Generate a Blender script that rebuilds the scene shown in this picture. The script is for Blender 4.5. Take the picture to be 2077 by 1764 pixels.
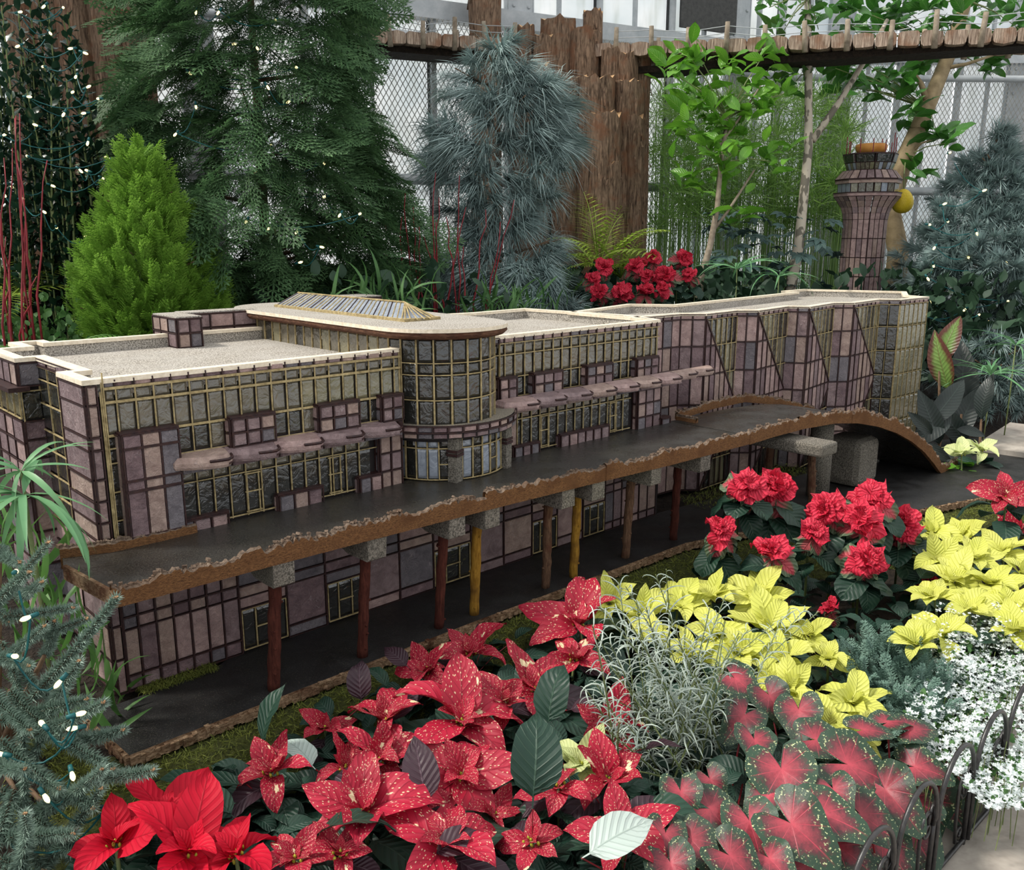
import bpy, math, random
import numpy as np
from mathutils import Matrix, Vector, noise

# ---------------------------------------------------------------- camera, world, sun, exposure
for o in list(bpy.data.objects): bpy.data.objects.remove(o)
S = bpy.context.scene
COL = S.collection
IW, IH, FPX = 2077.0, 1764.0, 1777.0
PITCH = math.atan(402.0/FPX)
YAW = math.atan(1961.5/math.hypot(FPX, 402.0))
CAM = np.array([-0.742, -2.389, 1.25])
_fh = np.array([math.cos(YAW), math.sin(YAW), 0.0])
_rt = np.array([math.sin(YAW), -math.cos(YAW), 0.0])
_up = np.array([0, 0, 1.0])
_fw = _fh*math.cos(PITCH) - _up*math.sin(PITCH)
_uc = _up*math.cos(PITCH) + _fh*math.sin(PITCH)
cd = bpy.data.cameras.new('camera'); cam = bpy.data.objects.new('camera', cd); COL.objects.link(cam)
cd.sensor_fit = 'HORIZONTAL'; cd.sensor_width = 36.0; cd.lens = 36.0*FPX/IW; cd.clip_end = 200; cd.clip_start = .05
m = Matrix((( _rt[0], _uc[0], -_fw[0]), (_rt[1], _uc[1], -_fw[1]), (_rt[2], _uc[2], -_fw[2])))
cam.matrix_world = Matrix.Translation(Vector(CAM)) @ m.to_4x4()
S.camera = cam
S.view_settings.view_transform = 'Standard'; S.view_settings.look = 'None'
S.view_settings.gamma = 1.0; S.view_settings.use_curve_mapping = False
S.view_settings.exposure = EXPOSURE = 0.3

wd = bpy.data.worlds.new('world'); S.world = wd; wd.use_nodes = True
nt = wd.node_tree; nt.nodes.clear()
wo = nt.nodes.new('ShaderNodeOutputWorld'); bg = nt.nodes.new('ShaderNodeBackground')
tc = nt.nodes.new('ShaderNodeTexCoord'); sp = nt.nodes.new('ShaderNodeSeparateXYZ')
rp = nt.nodes.new('ShaderNodeValToRGB')
nt.links.new(tc.outputs['Generated'], sp.inputs[0]); nt.links.new(sp.outputs['Z'], rp.inputs[0])
e = rp.color_ramp.elements
e[0].position = 0.0; e[0].color = (.80, .84, .88, 1)
e[1].position = 0.55; e[1].color = (1.0, 1.0, 1.0, 1)
k = e.new(0.12); k.color = (.88, .92, .95, 1)
nt.links.new(rp.outputs[0], bg.inputs['Color']); bg.inputs['Strength'].default_value = 1.0
nt.links.new(bg.outputs[0], wo.inputs[0])
sl = bpy.data.lights.new('sun', 'SUN'); so = bpy.data.objects.new('sun', sl); COL.objects.link(so)
sl.energy = 3.2; sl.angle = math.radians(9); sl.color = (1.0, .95, .86)
so.rotation_euler = Vector((-.52, .42, .80)).to_track_quat('Z', 'Y').to_euler()

def px2z(x, y, z=0.0):
    r = _fw*FPX + _rt*(x-IW/2) + _uc*(IH/2-y); return CAM + r*((z-CAM[2])/r[2])
def px2y(x, y, Y=0.0):
    r = _fw*FPX + _rt*(x-IW/2) + _uc*(IH/2-y); return CAM + r*((Y-CAM[1])/r[1])
def px2d(x, y, d):
    r = _fw*FPX + _rt*(x-IW/2) + _uc*(IH/2-y); return CAM + r*(d/FPX)
def depth(p): return float((np.array(p)-CAM) @ _fw)

# ---------------------------------------------------------------- object helpers
WM = {}
def V3(a): return Vector((float(a[0]), float(a[1]), float(a[2])))
def thing(name, label, cat, loc=(0, 0, 0), group=None):
    o = bpy.data.objects.new(name, None); COL.objects.link(o)
    o.empty_display_size = .05
    o.location = V3(loc); o['label'] = label; o['category'] = cat
    if group: o['group'] = group
    WM[o.name] = Matrix.Translation(V3(loc)); return o
def put(name, mesh, parent=None, mw=None, kind=None, label=None):
    o = bpy.data.objects.new(name, mesh); COL.objects.link(o)
    mw = mw if mw is not None else Matrix.Identity(4)
    if parent is not None:
        o.parent = parent; o.matrix_basis = WM[parent.name].inverted() @ mw
    else: o.matrix_basis = mw
    WM[o.name] = mw.copy()
    if kind: o['kind'] = kind
    if label: o['label'] = label
    return o
def tag(o, label, cat, group=None):
    o['label'] = label; o['category'] = cat
    if group: o['group'] = group
    return o
def struct(name, mesh, mw=None, label=None):
    o = put(name, mesh, None, mw); o['kind'] = 'structure'
    if label: o['label'] = label
    return o

class B:
    """collects geometry for one mesh; faces are tri or quad index arrays"""
    def __init__(s): s.v = []; s.q = []; s.t = []; s.qm = []; s.tm = []; s.quv = []; s.tuv = []; s.n = 0
    def add(s, v, q=None, t=None, mi=0, quv=None, tuv=None):
        v = np.asarray(v, float).reshape(-1, 3)
        if q is not None and len(q):
            q = np.asarray(q, int).reshape(-1, 4); s.q.append(q+s.n); s.qm.append(np.full(len(q), mi))
            s.quv.append(np.zeros((len(q), 4, 2)) if quv is None else np.asarray(quv, float))
        if t is not None and len(t):
            t = np.asarray(t, int).reshape(-1, 3); s.t.append(t+s.n); s.tm.append(np.full(len(t), mi))
            s.tuv.append(np.zeros((len(t), 3, 2)) if tuv is None else np.asarray(tuv, float))
        s.v.append(v); s.n += len(v)
    def inst(s, T, Ms, mi=0):
        """T = template dict v,q,t,quv,tuv ; Ms = list/array of 4x4"""
        Ms = np.asarray(Ms, float)
        if len(Ms) == 0: return
        v = T['v']; nv = len(v)
        W = np.einsum('mij,nj->mni', Ms[:, :3, :3], v) + Ms[:, None, :3, 3]
        off = (np.arange(len(Ms))*nv)[:, None, None]
        for key, L, LM, LU in (('q', s.q, s.qm, s.quv), ('t', s.t, s.tm, s.tuv)):
            f = T.get(key)
            if f is None or len(f) == 0: continue
            kk = f.shape[1]
            L.append((f[None]+off).reshape(-1, kk)+s.n); LM.append(np.full(len(f)*len(Ms), mi))
            uv = T.get(key+'uv')
            uv = np.zeros((len(f), kk, 2)) if uv is None else uv
            LU.append(np.tile(uv, (len(Ms), 1, 1)))
        s.v.append(W.reshape(-1, 3)); s.n += nv*len(Ms)
    def box(s, c, d, mi=0, R=None):
        x, y, z = d[0]/2, d[1]/2, d[2]/2
        v = np.array([[-x,-y,-z],[x,-y,-z],[x,y,-z],[-x,y,-z],[-x,-y,z],[x,-y,z],[x,y,z],[-x,y,z]])
        if R is not None: v = v @ np.asarray(R, float)[:3, :3].T
        s.add(v+np.asarray(c, float), [[0,3,2,1],[4,5,6,7],[0,1,5,4],[1,2,6,5],[2,3,7,6],[3,0,4,7]], mi=mi)
    def tube(s, path, rad, n=6, mi=0, cap=True):
        P = np.asarray(path, float); k = len(P)
        rad = np.full(k, rad) if np.isscalar(rad) else np.asarray(rad, float)
        T = np.gradient(P, axis=0); T /= np.linalg.norm(T, axis=1)[:, None]+1e-12
        a = np.array([0, 0, 1.0]) if abs(T[0][2]) < .9 else np.array([1.0, 0, 0])
        v = []; u = np.cross(T[0], a); u /= np.linalg.norm(u)
        for i in range(k):
            u = u - T[i]*(u@T[i]); u /= np.linalg.norm(u)+1e-12; w = np.cross(T[i], u)
            for j in range(n):
                g = 2*math.pi*j/n; v.append(P[i]+rad[i]*(math.cos(g)*u+math.sin(g)*w))
        q = []; uv = []
        for i in range(k-1):
            for j in range(n):
                j2 = (j+1) % n
                q.append([i*n+j, i*n+j2, (i+1)*n+j2, (i+1)*n+j])
                uv.append([[j/n, i/(k-1)], [(j+1)/n, i/(k-1)], [(j+1)/n, (i+1)/(k-1)], [j/n, (i+1)/(k-1)]])
        t = []
        if cap:
            v.append(P[0]); v.append(P[-1]); c0 = k*n; c1 = c0+1
            for j in range(n):
                t.append([c0, (j+1) % n, j]); t.append([c1, (k-1)*n+j, (k-1)*n+(j+1) % n])
        s.add(v, q, t, mi=mi, quv=uv)
    def mesh(s, name, mats, smooth=False):
        me = bpy.data.meshes.new(name)
        V = np.concatenate(s.v) if s.v else np.zeros((0, 3))
        Q = np.concatenate(s.q) if s.q else np.zeros((0, 4), int)
        T = np.concatenate(s.t) if s.t else np.zeros((0, 3), int)
        me.vertices.add(len(V)); me.vertices.foreach_set('co', V.astype(np.float32).ravel())
        li = np.concatenate([Q.ravel(), T.ravel()])
        me.loops.add(len(li)); me.loops.foreach_set('vertex_index', li.astype(np.int32))
        nf = len(Q)+len(T); me.polygons.add(nf)
        ls = np.concatenate([np.arange(len(Q))*4, len(Q)*4+np.arange(len(T))*3])
        me.polygons.foreach_set('loop_start', ls.astype(np.int32))
        mi = np.concatenate((s.qm if s.q else [])+(s.tm if s.t else []) or [np.zeros(0)])
        me.polygons.foreach_set('material_index', mi.astype(np.int32))
        me.polygons.foreach_set('use_smooth', np.full(nf, smooth))
        uv = np.concatenate([np.concatenate(s.quv).reshape(-1, 2) if s.q else np.zeros((0, 2)),
                             np.concatenate(s.tuv).reshape(-1, 2) if s.t else np.zeros((0, 2))])
        ul = me.uv_layers.new(name='UVMap'); ul.data.foreach_set('uv', uv.astype(np.float32).ravel())
        for mt in (mats if isinstance(mats, (list, tuple)) else [mats]): me.materials.append(mt)
        me.update(calc_edges=True); return me
def templ(b):
    r = {'v': np.concatenate(b.v)}
    if b.q: r['q'] = np.concatenate(b.q); r['quv'] = np.concatenate(b.quv)
    if b.t: r['t'] = np.concatenate(b.t); r['tuv'] = np.concatenate(b.tuv)
    return r
def frame(pos, d, roll=0.0, s=1.0, up=(0, 0, 1)):
    """4x4 with +X along d"""
    x = np.asarray(d, float); x = x/(np.linalg.norm(x)+1e-12)
    u = np.asarray(up, float)
    if abs(x @ u) > .98: u = np.array([1.0, 0, 0])
    y = np.cross(u, x); y /= np.linalg.norm(y); z = np.cross(x, y)
    c, sn = math.cos(roll), math.sin(roll)
    y2 = y*c+z*sn; z2 = z*c-y*sn
    M = np.eye(4); M[:3, 0] = x*s; M[:3, 1] = y2*s; M[:3, 2] = z2*s; M[:3, 3] = pos
    return M
def mm(M): return Matrix([list(map(float, r)) for r in M])
def rx(a): return np.array([[1,0,0,0],[0,math.cos(a),-math.sin(a),0],[0,math.sin(a),math.cos(a),0],[0,0,0,1.0]])
def ry(a): return np.array([[math.cos(a),0,math.sin(a),0],[0,1,0,0],[-math.sin(a),0,math.cos(a),0],[0,0,0,1.0]])
def rz(a): return np.array([[math.cos(a),-math.sin(a),0,0],[math.sin(a),math.cos(a),0,0],[0,0,1,0],[0,0,0,1.0]])
def tr(p): M = np.eye(4); M[:3, 3] = p; return M
def sc(s): M = np.eye(4); M[0,0] = M[1,1] = M[2,2] = s; return M
def dirv(az, el): return np.array([math.cos(el)*math.cos(az), math.cos(el)*math.sin(az), math.sin(el)])

# ---------------------------------------------------------------- materials
class N:
    def __init__(s, name):
        s.m = bpy.data.materials.new(name); s.m.use_nodes = True; s.t = s.m.node_tree; s.t.nodes.clear()
        s.out = s.new('ShaderNodeOutputMaterial'); s.p = s.new('ShaderNodeBsdfPrincipled')
        s.lk(s.p.outputs[0], s.out.inputs['Surface'])
    def new(s, ty, **kw):
        n = s.t.nodes.new(ty)
        for k_, v_ in kw.items(): setattr(n, k_, v_)
        return n
    def lk(s, a, b): s.t.links.new(a, b)
    def setv(s, inp, v):
        if hasattr(v, 'is_output') or isinstance(v, bpy.types.NodeSocket): s.lk(v, inp)
        else: inp.default_value = v if not isinstance(v, tuple) or len(v) != 3 or inp.type != 'RGBA' else (*v, 1)
    def math(s, op, a, b=None, c=None, clamp=False):
        n = s.new('ShaderNodeMath', operation=op, use_clamp=clamp); s.setv(n.inputs[0], a)
        if b is not None: s.setv(n.inputs[1], b)
        if c is not None: s.setv(n.inputs[2], c)
        return n.outputs[0]
    def mix(s, f, a, b, mode='MIX'):
        n = s.new('ShaderNodeMix', data_type='RGBA', blend_type=mode); s.setv(n.inputs[0], f)
        s.setv(n.inputs[6], a); s.setv(n.inputs[7], b); return n.outputs[2]
    def ramp(s, f, stops, interp='LINEAR'):
        n = s.new('ShaderNodeValToRGB'); n.color_ramp.interpolation = interp; s.lk(f, n.inputs[0])
        el = n.color_ramp.elements
        while len(el) < len(stops): el.new(.5)
        for q_, (p_, c_) in zip(el, stops):
            q_.position = p_; q_.color = (*c_, 1) if isinstance(c_, tuple) else (c_, c_, c_, 1)
        return n.outputs[0]
    def co(s, kind='Object', scale=(1, 1, 1)):
        if kind == 'Position': src = s.new('ShaderNodeNewGeometry').outputs['Position']
        else: src = s.new('ShaderNodeTexCoord').outputs[kind]
        mp = s.new('ShaderNodeMapping'); s.lk(src, mp.inputs[0])
        mp.inputs['Scale'].default_value = scale; return mp.outputs[0]
    def noise(s, co, scale, detail=3, rough=.55, dist=0):
        n = s.new('ShaderNodeTexNoise'); s.lk(co, n.inputs['Vector']); n.inputs['Scale'].default_value = scale
        n.inputs['Detail'].default_value = detail; n.inputs['Roughness'].default_value = rough
        n.inputs['Distortion'].default_value = dist; return n.outputs['Fac']
    def vor(s, co, scale, feature='F1', out='Distance'):
        n = s.new('ShaderNodeTexVoronoi', feature=feature); s.lk(co, n.inputs['Vector'])
        n.inputs['Scale'].default_value = scale; return n.outputs[out]
    def bump(s, h, strength=.5, dist=.01):
        n = s.new('ShaderNodeBump'); n.inputs['Strength'].default_value = strength
        n.inputs['Distance'].default_value = dist; s.lk(h, n.inputs['Height']); s.lk(n.outputs[0], s.p.inputs['Normal']); return n
    def base(s, c): s.setv(s.p.inputs['Base Color'], c)
    def rough(s, r): s.setv(s.p.inputs['Roughness'], r)
    def spec(s, v): s.p.inputs['Specular IOR Level'].default_value = v
    def transl(s, col, f):
        tb = s.new('ShaderNodeBsdfTranslucent'); s.setv(tb.inputs[0], col)
        mx = s.new('ShaderNodeMixShader'); mx.inputs[0].default_value = f
        s.lk(s.p.outputs[0], mx.inputs[1]); s.lk(tb.outputs[0], mx.inputs[2]); s.lk(mx.outputs[0], s.out.inputs['Surface'])

def hexc(r, g, b):
    f = lambda c: (c/255/12.92) if c/255 <= .04045 else ((c/255+.055)/1.055)**2.4
    return (f(r), f(g), f(b))
def mul(c, k): return tuple(x*k for x in c)

def m_stone(name, a, b):
    n = N(name); co = n.co('Position')
    f = n.noise(co, 22, 5, .65, .6); c = n.mix(n.ramp(f, [(.3, 0.0), (.72, 1.0)]), a, b)
    wp_ = n.new('ShaderNodeVectorMath', operation='ADD'); n.lk(co, wp_.inputs[0]); cn_ = n.new('ShaderNodeTexNoise'); n.lk(co, cn_.inputs['Vector']); cn_.inputs['Scale'].default_value = 24; n.lk(n.math('MULTIPLY', cn_.outputs['Fac'], .07), wp_.inputs[1])
    cr = n.vor(wp_.outputs[0], 30, 'DISTANCE_TO_EDGE'); cm = n.math('MULTIPLY', n.ramp(cr, [(.0, 1.0), (.03, 0.0)]), n.ramp(n.noise(co, 17, 3), [(.45, 0.0), (.6, .8)]))
    c = n.mix(n.math('MULTIPLY', cm, n.noise(co, 30, 2)), c, hexc(196, 182, 182))
    n.base(c); n.rough(.42); n.spec(.45)
    h = n.math('ADD', n.noise(co, 60, 6, .7, 1.2), n.math('MULTIPLY', cm, .25))
    n.bump(h, .8, .012); return n.m
STONES = [m_stone('stone_rose', hexc(138,112,110), hexc(192,164,158)), m_stone('stone_mauve', hexc(108,88,90), hexc(160,138,138)),
          m_stone('stone_slate', hexc(92,86,92), hexc(128,122,126)), m_stone('stone_tan', hexc(140,116,108), hexc(186,162,150)),
          m_stone('stone_plum', hexc(96,76,80), hexc(142,118,120))]
def m_glass(name, a, b, rough=.08):
    n = N(name); co = n.co('Position')
    f = n.noise(co, 14, 4, .6, 1.0); n.base(n.mix(f, a, b)); n.rough(rough); n.spec(.9)
    n.p.inputs['Coat Weight'].default_value = .4; n.p.inputs['Coat Roughness'].default_value = .08
    n.bump(n.noise(co, 26, 3, .5, 1.5), .45, .012); return n.m
GLASS = m_glass('amber_glass', hexc(50,47,40), hexc(118,111,94)); GLASSD = m_glass('dark_glass', hexc(20,21,22), hexc(48,48,44), .1)
GLASSG = m_glass('olive_glass', hexc(78,76,60), hexc(140,134,106), .14); GLASSB = m_glass('frosted_pane', hexc(96,104,116), hexc(160,168,180), .3)
def m_simple(name, c1, c2, sc_=20, rough=.7, bs=.4, bd=.005, det=4, stretch=(1, 1, 1), coord='Position', spec=.3):
    n = N(name); co = n.co(coord, stretch); f = n.noise(co, sc_, det, .65, .3)
    n.base(n.mix(n.ramp(f, [(.3, 0.0), (.7, 1.0)]), c1, c2)); n.rough(rough); n.spec(spec); n.bump(f, bs, bd); return n.m
TAN = m_simple('tan_cane', hexc(120,104,70), hexc(186,168,124), 60); LEAD = m_simple('dark_twig', hexc(34,22,26), hexc(62,38,34), 80, .5)
CAP = m_simple('cream_sandstone', hexc(206,192,168), hexc(236,224,204), 60, .8)
CORE = m_simple('dark_core', hexc(28,24,24), hexc(44,38,38), 20, .8)
def m_sand(name, a, b, c, rough=.85, wet=0, fs=190, lo=.40, hi=.60):
    n = N(name); co = n.co('Position'); f = n.noise(co, fs, 2, .8); g = n.noise(co, 6, 4)
    k = n.mix(n.ramp(f, [(lo, 0.0), (hi, 1.0)]), a, b); k = n.mix(n.math('MULTIPLY', n.ramp(g, [(.4, 0.0), (.65, 1.0)]), .45), k, c)
    n.base(k); n.bump(f, .5, .003)
    if wet: n.rough(n.ramp(n.noise(co, 9, 4), [(.35, rough), (.7, rough+wet)])); n.spec(.6)
    else: n.rough(rough); n.spec(.2)
    return n.m
ROOF = m_sand('roof_sand', hexc(92,86,78), hexc(196,190,180), hexc(172,168,162))
LEDGE = m_sand('ledge_sand', hexc(96,90,80), hexc(150,142,128), hexc(120,114,104))
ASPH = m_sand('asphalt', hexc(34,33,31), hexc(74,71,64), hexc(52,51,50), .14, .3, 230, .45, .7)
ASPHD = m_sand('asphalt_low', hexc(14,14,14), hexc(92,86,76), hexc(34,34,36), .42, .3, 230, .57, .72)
CONC = m_sand('grey_grit', hexc(66,63,57), hexc(134,128,118), hexc(90,86,78))
def m_bark(name, a, b, c, st=(1, 1, 14), sc_=14, bs=.9, coord='Position'):
    n = N(name); co = n.co(coord, st); f = n.noise(co, sc_, 7, .7, .8); g = n.noise(n.co(coord), 9, 4)
    k = n.mix(n.ramp(f, [(.34, 0.0), (.62, 1.0)]), a, b); k = n.mix(n.ramp(g, [(.5, 0.0), (.68, 1.0)]), k, c)
    n.base(k); n.rough(.85); n.spec(.15); n.bump(f, bs, .02); return n.m
KERB = m_bark('kerb_wood', hexc(78,52,36), hexc(152,110,72), hexc(108,74,48), (5, 5, 14), 26, .7)
CRUST = m_bark('bark_crust', hexc(82,66,56), hexc(160,140,122), hexc(124,100,82), (1, 1, 1), 60, 1.0)
KEDGE = m_bark('ragged_edge', hexc(110,78,52), hexc(196,166,134), hexc(90,54,36), (1, 1, 2), 60, 1.0)
POSTR = m_bark('red_twig_bark', hexc(52,24,20), hexc(92,50,40), hexc(70,34,28), (6, 6, 1), 20, .5)
POSTY = m_bark('yellow_twig_bark', hexc(112,78,22), hexc(164,124,50), hexc(92,62,30), (6, 6, 1), 20, .4)
POSTB = m_bark('brown_twig_bark', hexc(66,46,36), hexc(122,94,74), hexc(84,50,38), (6, 6, 1), 24, .6)
TRUNK = m_bark('shredding_bark', hexc(58,44,36), hexc(156,130,108), hexc(128,92,70), (5, 5, .7), 12, 1.0)
LOGR = m_bark('log_bark', hexc(96,76,62), hexc(206,184,164), hexc(150,116,94), (9, 9, .7), 9, 1.0)
CUT = m_simple('cut_wood', hexc(170,130,90), hexc(206,170,126), 30)
GREYBARK = m_simple('pale_grey_bark', hexc(104,92,78), hexc(156,144,126), 16, .8, .5)
LEANB = m_simple('tan_grey_bark', hexc(112,96,70), hexc(150,134,104), 10, .8, .3)
def m_mottle():
    n = N('mottled_bark'); co = n.co('Position', (1, 1, .5)); f = n.vor(co, 13, 'F1', 'Color')
    g = n.noise(co, 16, 2); k = n.ramp(g, [(.5, hexc(176,166,150)), (.53, hexc(104,98,86))]); n.base(k); n.rough(.75); n.bump(g, .3, .004); return n.m
MOTTLE = m_mottle()
STEEL = m_simple('painted_steel', hexc(150,156,160), hexc(178,182,184), 8, .45, .1, .002, spec=.5)
STEELD = m_simple('dark_gap', hexc(36,38,40), hexc(50,52,54), 8, .6)
WIREM = m_simple('mesh_wire', hexc(128,128,122), hexc(150,148,140), 8, .5)
IRON = m_simple('black_iron', hexc(14,14,16), hexc(50,48,48), 60, .38, .4, .002, spec=.6)
SOIL = m_simple('dark_soil', hexc(20,15,11), hexc(46,36,27), 30, .95, 1.0, .03)
PAVE = m_simple('pale_stone', hexc(136,128,120), hexc(182,174,164), 9, .8, .4, .004)
def m_panel():
    n = N('whitewashed_glass'); co = n.co('Position'); f = n.noise(co, .7, 5, .6, .8); g = n.noise(n.co('Position', (3, 3, .4)), 4, 4)
    c = n.mix(n.ramp(f, [(.38, 0.0), (.62, 1.0)]), hexc(232,238,240), hexc(252,253,253)); c = n.mix(n.math('MULTIPLY', n.ramp(g, [(.5, 0.0), (.7, 1.0)]), .3), c, hexc(196,200,190))
    n.base(c); n.rough(.3); n.transl(c, .9); return n.m
PANEL = m_panel()
VENT = m_simple('dark_screen', hexc(58,58,58), hexc(76,76,74), 30, .7)

def m_leaf(name, a, b, vein=None, rough=.45, tr_=.25, veins=9, bumps=.5, spec=.4, island=False, vstr=.6, rim=None, speck=None, tcol=None):
    n = N(name)
    uv = n.new('ShaderNodeTexCoord').outputs['UV']; se = n.new('ShaderNodeSeparateXYZ'); n.lk(uv, se.inputs[0])
    u, v = se.outputs[0], se.outputs[1]
    co = n.co('Position')
    if island: rnd = n.new('ShaderNodeNewGeometry').outputs['Random Per Island']
    else: rnd = n.new('ShaderNodeObjectInfo').outputs['Random']
    f = n.math('ADD', n.math('MULTIPLY', n.noise(co, 18, 2), .6), n.math('MULTIPLY', rnd, .5), clamp=True)
    c = n.mix(f, a, b)
    if veins:
        au = n.math('MULTIPLY', n.math('ABSOLUTE', n.math('SUBTRACT', u, .5)), 2.0)
        tt = n.math('FRACT', n.math('SUBTRACT', n.math('MULTIPLY', v, float(veins)), n.math('MULTIPLY', au, 2.2)))
        tri_ = n.math('ABSOLUTE', n.math('SUBTRACT', tt, .5))
        vm = n.math('SUBTRACT', 1.0, n.math('MULTIPLY', tri_, 9.0), clamp=True)
        mid = n.math('SUBTRACT', 1.0, n.math('MULTIPLY', au, 16.0), clamp=True)
        vs = n.math('MAXIMUM', n.math('MULTIPLY', vm, .55), mid)
        if vein is not None: c = n.mix(n.math('MULTIPLY', vs, vstr), c, vein)
        n.bump(n.math('SUBTRACT', n.math('MULTIPLY', tri_, .9), n.math('MULTIPLY', vs, .5)), bumps, .006)
    if rim is not None:
        au2 = n.math('MULTIPLY', n.math('ABSOLUTE', n.math('SUBTRACT', u, .5)), 2.0)
        rr = n.math('ADD', n.math('MULTIPLY', au2, .7), n.math('MULTIPLY', v, .45))
        rr = n.math('ADD', rr, n.math('MULTIPLY', n.noise(co, 40, 3), .5))
        c = n.mix(n.ramp(rr, [(.72, 0.0), (.98, 1.0)]), c, rim)
    if speck is not None:
        sh = n.new('ShaderNodeVectorMath', operation='ADD'); n.lk(n.co('Object', (15, 34, 10)), sh.inputs[0])
        sh2 = n.new('ShaderNodeCombineXYZ'); n.lk(n.math('MULTIPLY', rnd, 60.0), sh2.inputs[0]); n.lk(n.math('MULTIPLY', rnd, 23.0), sh2.inputs[1]); n.lk(sh2.outputs[0], sh.inputs[1])
        vd = n.new('ShaderNodeTexVoronoi'); n.lk(sh.outputs[0], vd.inputs['Vector']); vd.inputs['Scale'].default_value = 1.0
        sm = n.ramp(vd.outputs['Distance'], [(.19, 1.0), (.25, 0.0)])
        c = n.mix(n.math('MULTIPLY', sm, .72), c, speck)
        sc2 = n.new('ShaderNodeVectorMath', operation='SCALE'); n.lk(sh.outputs[0], sc2.inputs[0]); sc2.inputs['Scale'].default_value = .16
        big = n.noise(sc2.outputs[0], 1.0, 3, .5)
        c = n.mix(n.ramp(big, [(.66, 0.0), (.68, 1.0)]), c, speck)
    n.base(c); n.rough(rough); n.spec(spec)
    if tr_: n.transl(c if tcol is None else n.mix(.6, c, tcol), tr_)
    return n.m
L_RED = m_leaf('crimson_bract', hexc(166,8,34), hexc(204,16,48), hexc(120,6,20), .6, .22, veins=8, bumps=.4, spec=.2)
L_SPK = m_leaf('speckled_bract', hexc(140,16,40), hexc(186,30,60), hexc(108,10,30), .55, .2, veins=7, bumps=.45, speck=hexc(240,222,178))
L_MAR = m_leaf('dark_wine_leaf', hexc(40,26,36), hexc(62,36,46), hexc(110,90,100), .5, .1, bumps=.6)
L_GRN = m_leaf('dark_poinsettia_leaf', hexc(18,44,36), hexc(36,68,52), hexc(92,118,98), .48, .15, bumps=.6, vstr=.45)
L_YEL = m_leaf('lemon_bract', hexc(206,212,90), hexc(232,232,126), hexc(186,192,70), .5, .3, bumps=.7, vstr=.4)
L_CRM = m_leaf('cream_green_bract', hexc(196,208,140), hexc(222,228,168), hexc(150,180,110), .5, .25)
L_PAL = m_leaf('pale_underside_leaf', hexc(170,190,184), hexc(196,208,200), hexc(140,160,150), .5, .2)
L_ROSE = m_leaf('rose_bract', hexc(196,24,54), hexc(224,52,80), hexc(170,16,40), .55, .2, 7, 1.0)
L_ROSEG = m_leaf('rose_green_bract', hexc(196,66,84), hexc(176,92,92), hexc(150,30,50), .55, .15, 7, .8, rim=hexc(92,110,84))
L_BRT = m_leaf('bright_citrus_leaf', hexc(58,120,30), hexc(120,176,56), hexc(150,190,90), .3, .35, 8, .4, .6)
L_CIT = m_leaf('glossy_citrus_leaf', hexc(34,84,28), hexc(72,130,48), hexc(110,150,80), .3, .3, 8, .3, .6)
L_HOL = m_leaf('holly_leaf', hexc(18,40,30), hexc(40,72,52), hexc(60,90,70), .3, .1, 0, .3, .6)
L_HOLI = m_leaf('holly_leaf_mass', hexc(18,40,30), hexc(40,72,52), None, .3, .1, 0, .3, .6, island=True)
L_CED = m_leaf('cedar_green', hexc(30,64,40), hexc(100,136,88), None, .6, .25, 0, island=True)
L_CYP = m_leaf('lime_cypress', hexc(74,122,30), hexc(156,196,84), None, .6, .3, 0, island=True)
L_PIN = m_leaf('blue_pine_needle', hexc(50,74,76), hexc(176,198,194), None, .5, .1, 0, island=True)
L_SPR = m_leaf('spruce_needle', hexc(40,64,56), hexc(156,180,164), None, .5, .1, 0, island=True)
L_GRS = m_leaf('grass_green', hexc(72,120,46), hexc(150,186,96), None, .5, .3, 0, island=True)
L_LIME = m_leaf('lime_fern', hexc(130,160,50), hexc(180,200,90), None, .5, .35, 0, island=True)
L_FRN = m_leaf('fern_green', hexc(60,110,40), hexc(120,160,80), None, .5, .3, 0, island=True)
L_PAP = m_leaf('papyrus_leaf', hexc(70,126,84), hexc(120,166,116), None, .45, .25, 0)
L_BEG = m_leaf('begonia_leaf', hexc(36,58,54), hexc(70,100,94), hexc(140,160,160), .5, .1, 7)
L_CAN = m_leaf('canna_leaf', hexc(22,32,30), hexc(44,52,50), hexc(62,76,70), .4, .1, 16, .3)
L_CANG = m_leaf('canna_green_leaf', hexc(92,130,56), hexc(140,168,92), hexc(110,60,50), .4, .35, 16, .5, rim=hexc(96,56,46))
L_MOSS = m_leaf('moss_green', hexc(62,78,22), hexc(136,142,66), None, .8, .2, 0, island=True)
L_SIL = m_leaf('silver_leaf', hexc(112,132,122), hexc(206,218,206), None, .6, .15, 0, island=True)
L_SILD = m_leaf('green_leaflet', hexc(54,72,52), hexc(92,112,84), None, .6, .15, 0, island=True)
L_JUN = m_leaf('juniper_needle', hexc(66,94,84), hexc(120,150,136), None, .6, .15, 0, island=True)
L_WHT = m_leaf('white_petal', hexc(212,222,222), hexc(240,246,246), None, .6, .3, 0, island=True)
L_LAV = m_leaf('lavender_petal', hexc(130,140,170), hexc(170,176,200), None, .6, .2, 0, island=True)
STEMG = m_simple('green_stem', hexc(86,104,60), hexc(122,130,84), 30, .6)
STEMR = m_simple('red_stem', hexc(92,20,30), hexc(140,36,44), 20, .5)
STEMB = m_simple('brown_stem', hexc(80,62,46), hexc(120,96,74), 30, .8)
CABLE = m_simple('green_cable', hexc(20,74,78), hexc(34,98,98), 30, .5)
def m_emit(name, c, st):
    n = N(name); n.base(c); n.setv(n.p.inputs['Emission Color'], c); n.p.inputs['Emission Strength'].default_value = st; return n.m
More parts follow.
